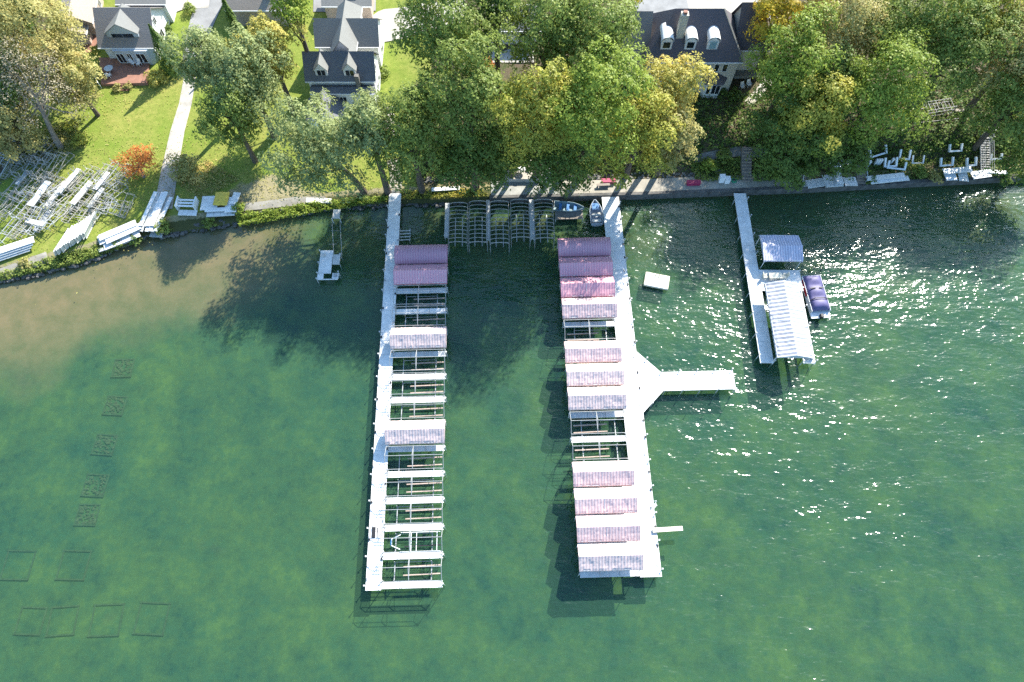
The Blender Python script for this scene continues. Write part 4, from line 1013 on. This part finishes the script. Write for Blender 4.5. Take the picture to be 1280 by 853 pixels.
for (u, v, lb) in ((760,229,'long crimson box against the stone edging beside the right pier'), (866,231,'long crimson box against the stone edging left of the white chests')):
    p = PG(u, v); e = empty('storage_box', (p.x, p.y, 1.08), R(2), lb, 'box', 'crimson boxes on the promenade')
    MB().box((0, 0, .25), (1.9, .6, .5)).build('body', M['crimson'], e, bevel=.04); MB().box((0, 0, .535), (2.0, .68, .06)).build('lid', M['crimson'], e)
for (u, v, sx, lb) in ((900.5,226,.75,'taller white chest on the promenade left of the stone steps'), (907.5,227,.7,'shorter white chest beside the taller one on the promenade')):
    p = PG(u, v); e = empty('storage_chest', (p.x, p.y - .2, 1.11), 0, lb, 'chest', 'white chests on the promenade'); hgt = 1.1 if sx > .72 else .85
    MB().box((0, 0, hgt / 2), (sx, .7, hgt)).build('body', M['white'], e, bevel=.03); MB().box((0, 0, hgt + .03), (sx + .06, .76, .06)).build('lid', M['white'], e)
p = PG(917, 227); q = MB()
for k in range(3):
    n = 16; rr = .38 - .05 * k; q.path([(rr * math.cos(t), rr * math.sin(t), .06 + .07 * k) for t in np.linspace(0, 6.283, n)], .05, 6)
o = q.build('hose_coil', M['green'], loc=(p.x, p.y, 1.11)); tag(o, 'green coiled hose on the promenade beside the white chests', 'hose')
p = PG(748, 229); e = empty('bench', (p.x + .6, p.y - .7, 1.11), R(3), 'dark backless bench on the sunlit promenade by the right pier', 'bench')
MB().box((0, 0, .43), (1.9, .4, .06)).build('seat', M['timber'], e)
for x in (-.75, .75): MB().box((x, 0, .2), (.08, .36, .4)).build('leg', M['timber'], e)
# ------------------------------------------------------------------ stored dock pieces
def panel(loc_, rz, L, wd, label, group, tiltx=0, tilty=0, m_='deck', cat='dock platform', th=.12):
    q = MB(); n = 4
    for k in range(n): q.box((0, L * ((k + .5) / n - .5), 0), (wd, L / n - .03, th * .5))
    for x in (-wd / 2 + .06, wd / 2 - .06): q.beam((x, -L/2, -th * .5), (x, L/2, -th * .5), .08, th * .6)
    o = q.build('dock_platform', M[m_]); o.location = loc_; o.rotation_euler = (tiltx, tilty, rz)
    return tag(o, label, cat, group)
def ladder_frame_mesh(L, wd, nr, leg, seed):
    rr = random.Random(seed); q = MB(); r = .045
    for x in (-wd/2, wd/2): q.beam((x, -L/2, 0), (x, L/2, 0), r * 1.3, r * 1.6)
    for k in range(nr): q.beam((-wd/2, -L/2 + L * k / (nr - 1), 0), (wd/2, -L/2 + L * k / (nr - 1), 0), r)
    for y in (-L/2 + .2, L/2 - .2):
        for x in (-wd/2 - .04, wd/2 + .04): q.tube((x, y, -leg * .35), (x, y, leg * rr.uniform(.3, .75)), .04, .04, 6)
        q.beam((-wd/2, y, .25 * leg), (wd/2, y, .4 * leg), .045)
    return q
protos = []
for k, (L, wd, nr, lg) in enumerate(((4.2, 1.1, 4, 1.6), (3.6, 1.2, 4, 1.2), (4.8, 1.0, 5, 1.5), (3.0, 1.5, 3, 1.7), (4.0, .9, 6, 1.0))):
    protos.append(ladder_frame_mesh(L, wd, nr, lg, k).build('dock_trestle', [M['alu'], M['tanpipe'], M['tanpipe'], M['galv'], M['tanpipe']][k]))
first = set()
def put_frame(u, v, rz, k, z, label, group, tilt=0):
    if k not in first: o = protos[k]; first.add(k)
    else: o = protos[k].copy(); COL.objects.link(o)
    p = PG(u, v, z); o.location = (p.x, p.y, p.z + z); o.rotation_euler = (R(random.uniform(-4, 4)) + tilt, R(random.uniform(-6, 6)), rz)
    tag(o, label, 'dock frame', group)
rw = random.Random(3)
for row, (ua, va, ub, vb, n, lb) in enumerate((
    (-6,192,70,190,12,'shaded metal dock frame in the back rows under the bare tree'), (-4,212,80,206,13,'metal dock frame in the second row behind the white boards on the lawn'),
    (6,240,164,216,26,'pale metal dock frame in the sunlit middle row on the lawn'), (0,262,150,240,20,'metal dock frame in the row below the sunlit middle row'),
    (8,288,76,268,11,'metal dock frame in the front row nearest the lake path'), (88,268,160,256,11,'low metal dock frame lying crosswise behind the leaning white boards'))):
    for i in range(n):
        t = (i + .5) / n; u = ua + (ub - ua) * t + rw.uniform(-3, 3); v = va + (vb - va) * t + rw.uniform(-4, 4)
        rz = R(rw.choice([-22, -24, -20, -26, -18])) if row < 5 else R(rw.choice([78, 82, 75, -20]))
        put_frame(u, v, rz, rw.randrange(5), rw.choice([.25, .45, .7, .9]), lb, ['dock frames in the back rows', 'dock frames in the second row', 'dock frames in the middle row', 'dock frames in the lower row', 'dock frames in the front row', 'dock frames lying crosswise'][row], R(rw.choice([0, 0, 0, 14, -12])))
for o in protos:
    if 'label' not in o: bpy.data.objects.remove(o)
for (u, v, L, w_, h, lb) in ((49,242,4.3,1.0,.95,'white board lying on frames, leftmost of the row of boards in the yard'), (70,243,4.4,.8,.95,'white board second from left on the stored frames'), (86,226,4.6,.7,1.0,'slender white board leaning at the top of the frame yard'), (102,241,4.2,.8,.9,'white board right of the middle of the frame yard'), (120,247,3.4,.7,.8,'grey-white board near the right end of the frame yard'), (127,226,3.2,.6,1.0,'short white board at the top right of the frame yard'), (28,222,2.6,.6,.9,'short white board at the left of the second row of frames'), (53,276,3.6,.6,.6,'white board standing out among the front row of frames')):
    p = PG(u, v, h); panel((p.x, p.y, p.z + h), R(-21), L, w_, lb, 'white boards on the stored frames', R(rw.uniform(-3, 5)), 0, 'deckgrey' if u in (70, 120, 28, 53) else 'deck')
p = PG(50, 283); panel((p.x, p.y, p.z + .9), R(75), 3.0, .7, 'grey board lying crosswise on the front frames', 'white boards on the stored frames', m_='deckgrey')
# leaning white boards like books
for i in range(15):
    t = i / 14; p = PG(84 + 36 * t, 311 - 22 * t, 0)
    panel((p.x - .4, p.y + .4, p.z + .85), R(-14 + rw.uniform(-3, 3)), 3.6, 1.5, 'white dock board leaning in the tight row on the left shore', 'row of leaning white boards', R(rw.uniform(-4, 4)), R(-68 + rw.uniform(-4, 4)))
for i, (du, dv, dz, lb) in enumerate(((-3,4,.15,'bottom'), (2,-2,.3,'second lowest'), (-2,-6,.46,'third'), (4,2,.62,'fourth'), (-1,-9,.78,'second highest'), (6,-5,.95,'topmost'))):
    p = PG(148 + du, 297 + dv, dz); panel((p.x, p.y, p.z + dz), R(-64 + 2 * (i % 3)), 5.2 - .25 * (i % 2), 1.5 if i < 4 else 1.0, '%s white panel of the flat pile on the left shore' % lb, 'flat pile of white panels', R(2))
p = PG(150, 306); panel((p.x, p.y - .3, p.z + .45), R(-66), 5.0, .5, 'grey-slotted long panel along the lake side of the flat pile', 'flat pile of white panels', m_='alu')
for i in range(9):
    p = PG(186 + (i % 5) * 4.6, 268 - (i // 5) * 6, .5 + .15 * (i // 5)); panel((p.x, p.y, p.z + .5 + .22 * (i // 5) + .07 * (i % 3)), R(-9 + rw.uniform(-4, 4)), 5.6, .52, 'weathered white board in the stack across the end of the lawn path', 'white boards across the path end', R(4), m_='deckgrey' if i % 3 == 0 else 'deck')
p = PG(195, 293, .4); panel((p.x, p.y, p.z + .3), R(85), 1.8, .8, 'grey board at the water end of the path stack', None, m_='deckgrey')
# rack and small board right of path
p = PG(236, 258); e = empty('dock_rack', (p.x, p.y, p.z), R(-2), 'white slatted rack standing right of the path end', 'rack')
q = MB()
for k in range(3): q.box((0, -.5 + .5 * k, .75), (2.5, .28, .06))
q.build('slat', M['white'], e)
for x in (-1.25, 1.25): MB().box((x, 0, .6), (.14, 1.7, 1.2)).build('end_frame', M['white'], e)
p = PG(236, 268); panel((p.x, p.y, p.z + .35), R(88), 2.6, .9, 'white board lying just below the slatted rack', None)
for i, (u, v, L, w_, dz, rz, lb) in enumerate(((262,254,2.4,2.3,.5,2,'left white panel of the stack under the yellow tarp'), (289,256,2.6,1.6,.55,4,'right white panel of the stack beside the yellow tarp'), (276,266,3.9,1.2,.4,95,'long pale panel along the front of the yellow tarp stack'), (275,262,4.2,.6,.65,93,'narrow pale panel on top of the front panel of the tarp stack'), (294,248,2.0,1.0,.75,-8,'small white panel on the right top of the tarp stack'))):
    p = PG(u, v, dz); panel((p.x, p.y, p.z + dz), R(rz), L, w_, lb, 'panels in the yellow tarp stack', m_='white' if i % 2 else 'deck')
p = PG(276, 247, .9); q = MB(); n = 8; vs = []
for j in range(n + 1):
    for i in range(n + 1): vs.append((-1.0 + 2 * i / n, -1.2 + 2.3 * j / n, .9 + .05 * math.sin(i * 1.7 + j) - (.22 if i in (0, n) or j in (0, n) else 0)))
q.add(vs, [(j*(n+1)+i, j*(n+1)+i+1, (j+1)*(n+1)+i+1, (j+1)*(n+1)+i) for j in range(n) for i in range(n)])
o = q.build('tarp', M['yellow'], smooth=True); o.location = (p.x, p.y, p.z); tag(o, 'yellow tarp draped over white panels on the left shore', 'tarp')
# stack at the left edge
for i in range(4):
    p = PG(8 + 2 * i, 318 - 3 * i, .3 + .2 * i); panel((p.x, p.y, p.z + .3 + .22 * i), R(-66), 6.0, 1.5 - .15 * i, '%s white panel of the pile at the left edge of the shore' % ['bottom','second','third','top'][i], 'panels piled at the left edge')
# small bench-like boards by the left gangway
p = PG(398, 250, .5); panel((p.x, p.y, p.z + .35), R(88), 3.6, .8, 'grey-white board lying on the shore left of the skeleton gangway', None, m_='deckgrey')
p = PG(557, 236, .3); panel((p.x, p.y, p.z + .3), R(94), 4.0, .6, 'pale board lying along the bank right of the left pier', None)
# ------------------------------------------------------------------ right bank
def bracket(u, v, rz, w_, arm, label, th=.22):
    p = PG(u, v, .5); q = MB(); hgt = 0
    q.box((0, 0, 0), (w_, th, th))
    for s in (-1, 1): q.box((s * (w_ / 2 - th / 2), arm / 2 + th / 2, 0), (th, arm, th * 1.2))
    o = q.build('dock_yoke', M['white']); o.location = (p.x, p.y, p.z + .5); o.rotation_euler = (R(40), 0, rz)
    return tag(o, label, 'dock bracket', 'white U-shaped dock brackets on the right bank')
for a in ((1098,194,20,2.9,1.0,'widest tilted white U-bracket at the top left of the right bank'), (1113,208,3,1.9,1.1,'upright white U-bracket in the middle of the left group'), (1120,211,-8,2.6,.9,'low white U-bracket with a splayed arm in the left group'), (1130,199,-4,1.6,1.2,'double-armed white U-bracket right of the left group'), (1147,204,0,1.7,1.0,'thin white U-bracket beside the green shrub'), (1194,189,4,2.0,.9,'lone upper white U-bracket left of the metal stairs'), (1183,207,5,2.0,1.0,'white U-bracket just above the small panel stack'), (1214,207,8,1.6,1.0,'crooked white U-bracket left of the metal stairs base'), (1245,199,6,1.8,.6,'grey-white U-bracket right of the metal stairs')):
    bracket(a[0], a[1], R(a[2]), a[3], a[4], a[5], .16 if 'thin' in a[5] else .24)
for (u, v, lb) in ((1085.5,206,'short upright white box post left of the brackets'), (1097,204,'cluster of pale upright box posts among the brackets'), (1114,203,'narrow upright white box post behind the middle bracket')):
    p = PG(u, v, .4); e = empty('dock_post_box', p, R(4), lb, 'post')
    q = MB(); n = 3 if 'cluster' in lb else 1
    for k in range(n): q.box((.34 * (k - (n - 1) / 2), 0, .6), (.26, .3, 1.2))
    q.build('body', M['white'], e)
for (u, v, L, w_, dz, rz, lb, mm) in ((1107,221,5.6,.75,.75,97,'long white panel at the back of the long boards on the right bank','deck'), (1110,225,5.2,.7,.55,99,'middle long white panel of the boards on the right bank','white'), (1109,229,5.7,.8,.4,97,'front long white panel nearest the water on the right bank','deck'),
    (1197,213,4.2,.9,.9,96,'long white panel on top of the small stack left of the metal stairs','deck'), (1188,220,1.6,1.6,.5,2,'square white panel at the lower left of the small stack','white'), (1204,221,1.6,1.3,.5,-6,'square white panel at the lower right of the small stack','deck'),
    (1226,218,2.8,1.3,.5,100,'broad white panel at the foot of the metal stairs','deck'), (1246,215,3.0,.6,.6,84,'narrow white panel pointing right from the metal stairs foot','white'),
    (1020,229,2.8,1.4,.5,100,'left pale panel of the covered pieces at the end of the promenade','deck'), (1041,226,2.6,2.1,.6,95,'large middle pale panel at the end of the promenade','deck'), (1048,221,2.4,1.0,.85,4,'upright-set pale panel on the middle of the pieces at the promenade end','white'), (1063,227,1.8,1.5,.55,92,'right pale panel of the pieces at the promenade end','deck')):
    p = PG(u, v, dz); panel((p.x, p.y, max(p.z, .95) + dz), R(rz), L, w_, lb, 'white panels on the right bank', m_=mm)
p = PG(1051, 206, .4); e = empty('tender_boat', (p.x, p.y, p.z + .1), R(88), 'small white boat with a dark outboard stored on the right bank', 'boat')
h_ = hull(3.4, 1.3, .6).build('hull', M['white'], e); h_.modifiers.new('t', 'SOLIDIFY').thickness = .06
MB().box((0, .1, .42), (1.0, .35, .1)).build('seat', M['alu'], e); MB().box((0, -.9, .42), (1.1, .4, .1)).build('seat', M['alu'], e)
q = MB(); q.box((0, -1.85, .75), (.35, .4, .5)); q.box((0, -1.85, .2), (.15, .2, .8)); q.build('outboard_motor', M['dark'], e, bevel=.04)
p = PG(1004, 231, .2); e = empty('hand_cart', (p.x, p.y, 1.05), R(5), 'small dark cart with a raised handle at the end of the promenade', 'cart')
MB().box((0, 0, .35), (.7, 1.0, .35)).build('tray', M['galv'], e, bevel=.05)
MB().path([(0, .5, .4), (.1, 1.0, .9), (.12, 1.2, 1.25)], .035, 6).build('handle', M['white'], e)
for x in (-.4, .4): MB().tube((x - .04, 0, .2), (x + .04, 0, .2), .2, .2, 12).build('wheel', M['dark'], e)
p = PG(1080, 228); q = MB(); a = PG(1081, 229); b = PG(1079, 197)
e = empty('handrail', a, 0, 'pale green handrail beside the grey bank steps', 'handrail'); d = b - a
MB().beam((0, 0, .9), (d.x, d.y, d.z + .9), .1).build('rail', M['wallblue'], e)
q = MB()
for t in (0, .5, 1): q.tube((d.x * t, d.y * t, d.z * t - .2), (d.x * t, d.y * t, d.z * t + .9), .04, .04, 6)
q.build('post', M['wallblue'], e)
# metal stairs
a = PG(1231, 217); b = PG(1234, 176)
e = empty('metal_stairs', (a.x, a.y, a.z), R(-1), 'grey metal stairs with pipe railings at the right edge of the bank', 'stairs')
L = b.y - a.y; Hh = b.z - a.z + .6; n = 15; q = MB()
for k in range(n): q.box((0, L * (k + .5) / n, .2 + Hh * (k + .5) / n), (1.15, L / n * .8, .06))
q.build('tread', M['shadepipe'], e)
for x in (-.65, .65):
    MB().beam((x, 0, .15), (x, L, Hh + .15), .08, .2).build('stringer', M['galv'], e)
    q = MB(); q.beam((x, 0, 1.15), (x, L, Hh + 1.15), .06); q.beam((x, 0, .7), (x, L, Hh + .7), .045)
    for k in range(5): q.beam((x, L * k / 4, .2 + Hh * k / 4), (x, L * k / 4, 1.15 + Hh * k / 4), .06)
    if x > 0: q.beam((x, L, Hh + 1.15), (x + .9, L + .9, Hh + 1.3), .06); q.beam((x - .6, L + .8, Hh + 1.3), (x + .9, L + .9, Hh + 1.3), .06)
    q.build('railing', M['galv'], e)
p = PG(1172, 146); e = empty('pipe_scaffold', p, R(8), 'heap of grey pipe framing stored under the trees on the right bank', 'pipe frame')
q = MB()
for z in (.2, .9, 1.5):
    q.beam((-2.3, 0, z), (2.1, .2, z + .1), .06); q.beam((-2.0, 1.6, z), (1.9, 1.8, z), .06)
    for x in (-1.8, -.6, .6, 1.7): q.beam((x, 0, z), (x + .1, 1.7, z), .05)
for x in (-2.0, -.7, .7, 1.9):
    q.tube((x, 0, 0), (x, 0, 1.7), .05, .05, 6); q.tube((x, 1.7, 0), (x, 1.7, 1.6), .05, .05, 6)
q.beam((-4.2, -.9, .25), (2.6, -1.0, .3), .06); q.beam((-4, -.2, .2), (-3.3, -1.8, .2), .05)
q.build('pipes', M['shadepipe'], e)
p = PG(1198, 140); q = MB(); q.box((0, 0, .3), (1.3, .5, .12)); q.box((-.5, 0, .1), (.1, .4, .3)); q.box((.5, 0, .1), (.1, .4, .3))
o = q.build('garden_bench', M['timber']); o.location = p; tag(o, 'small pale bench on the bare ground under the right trees', 'bench')
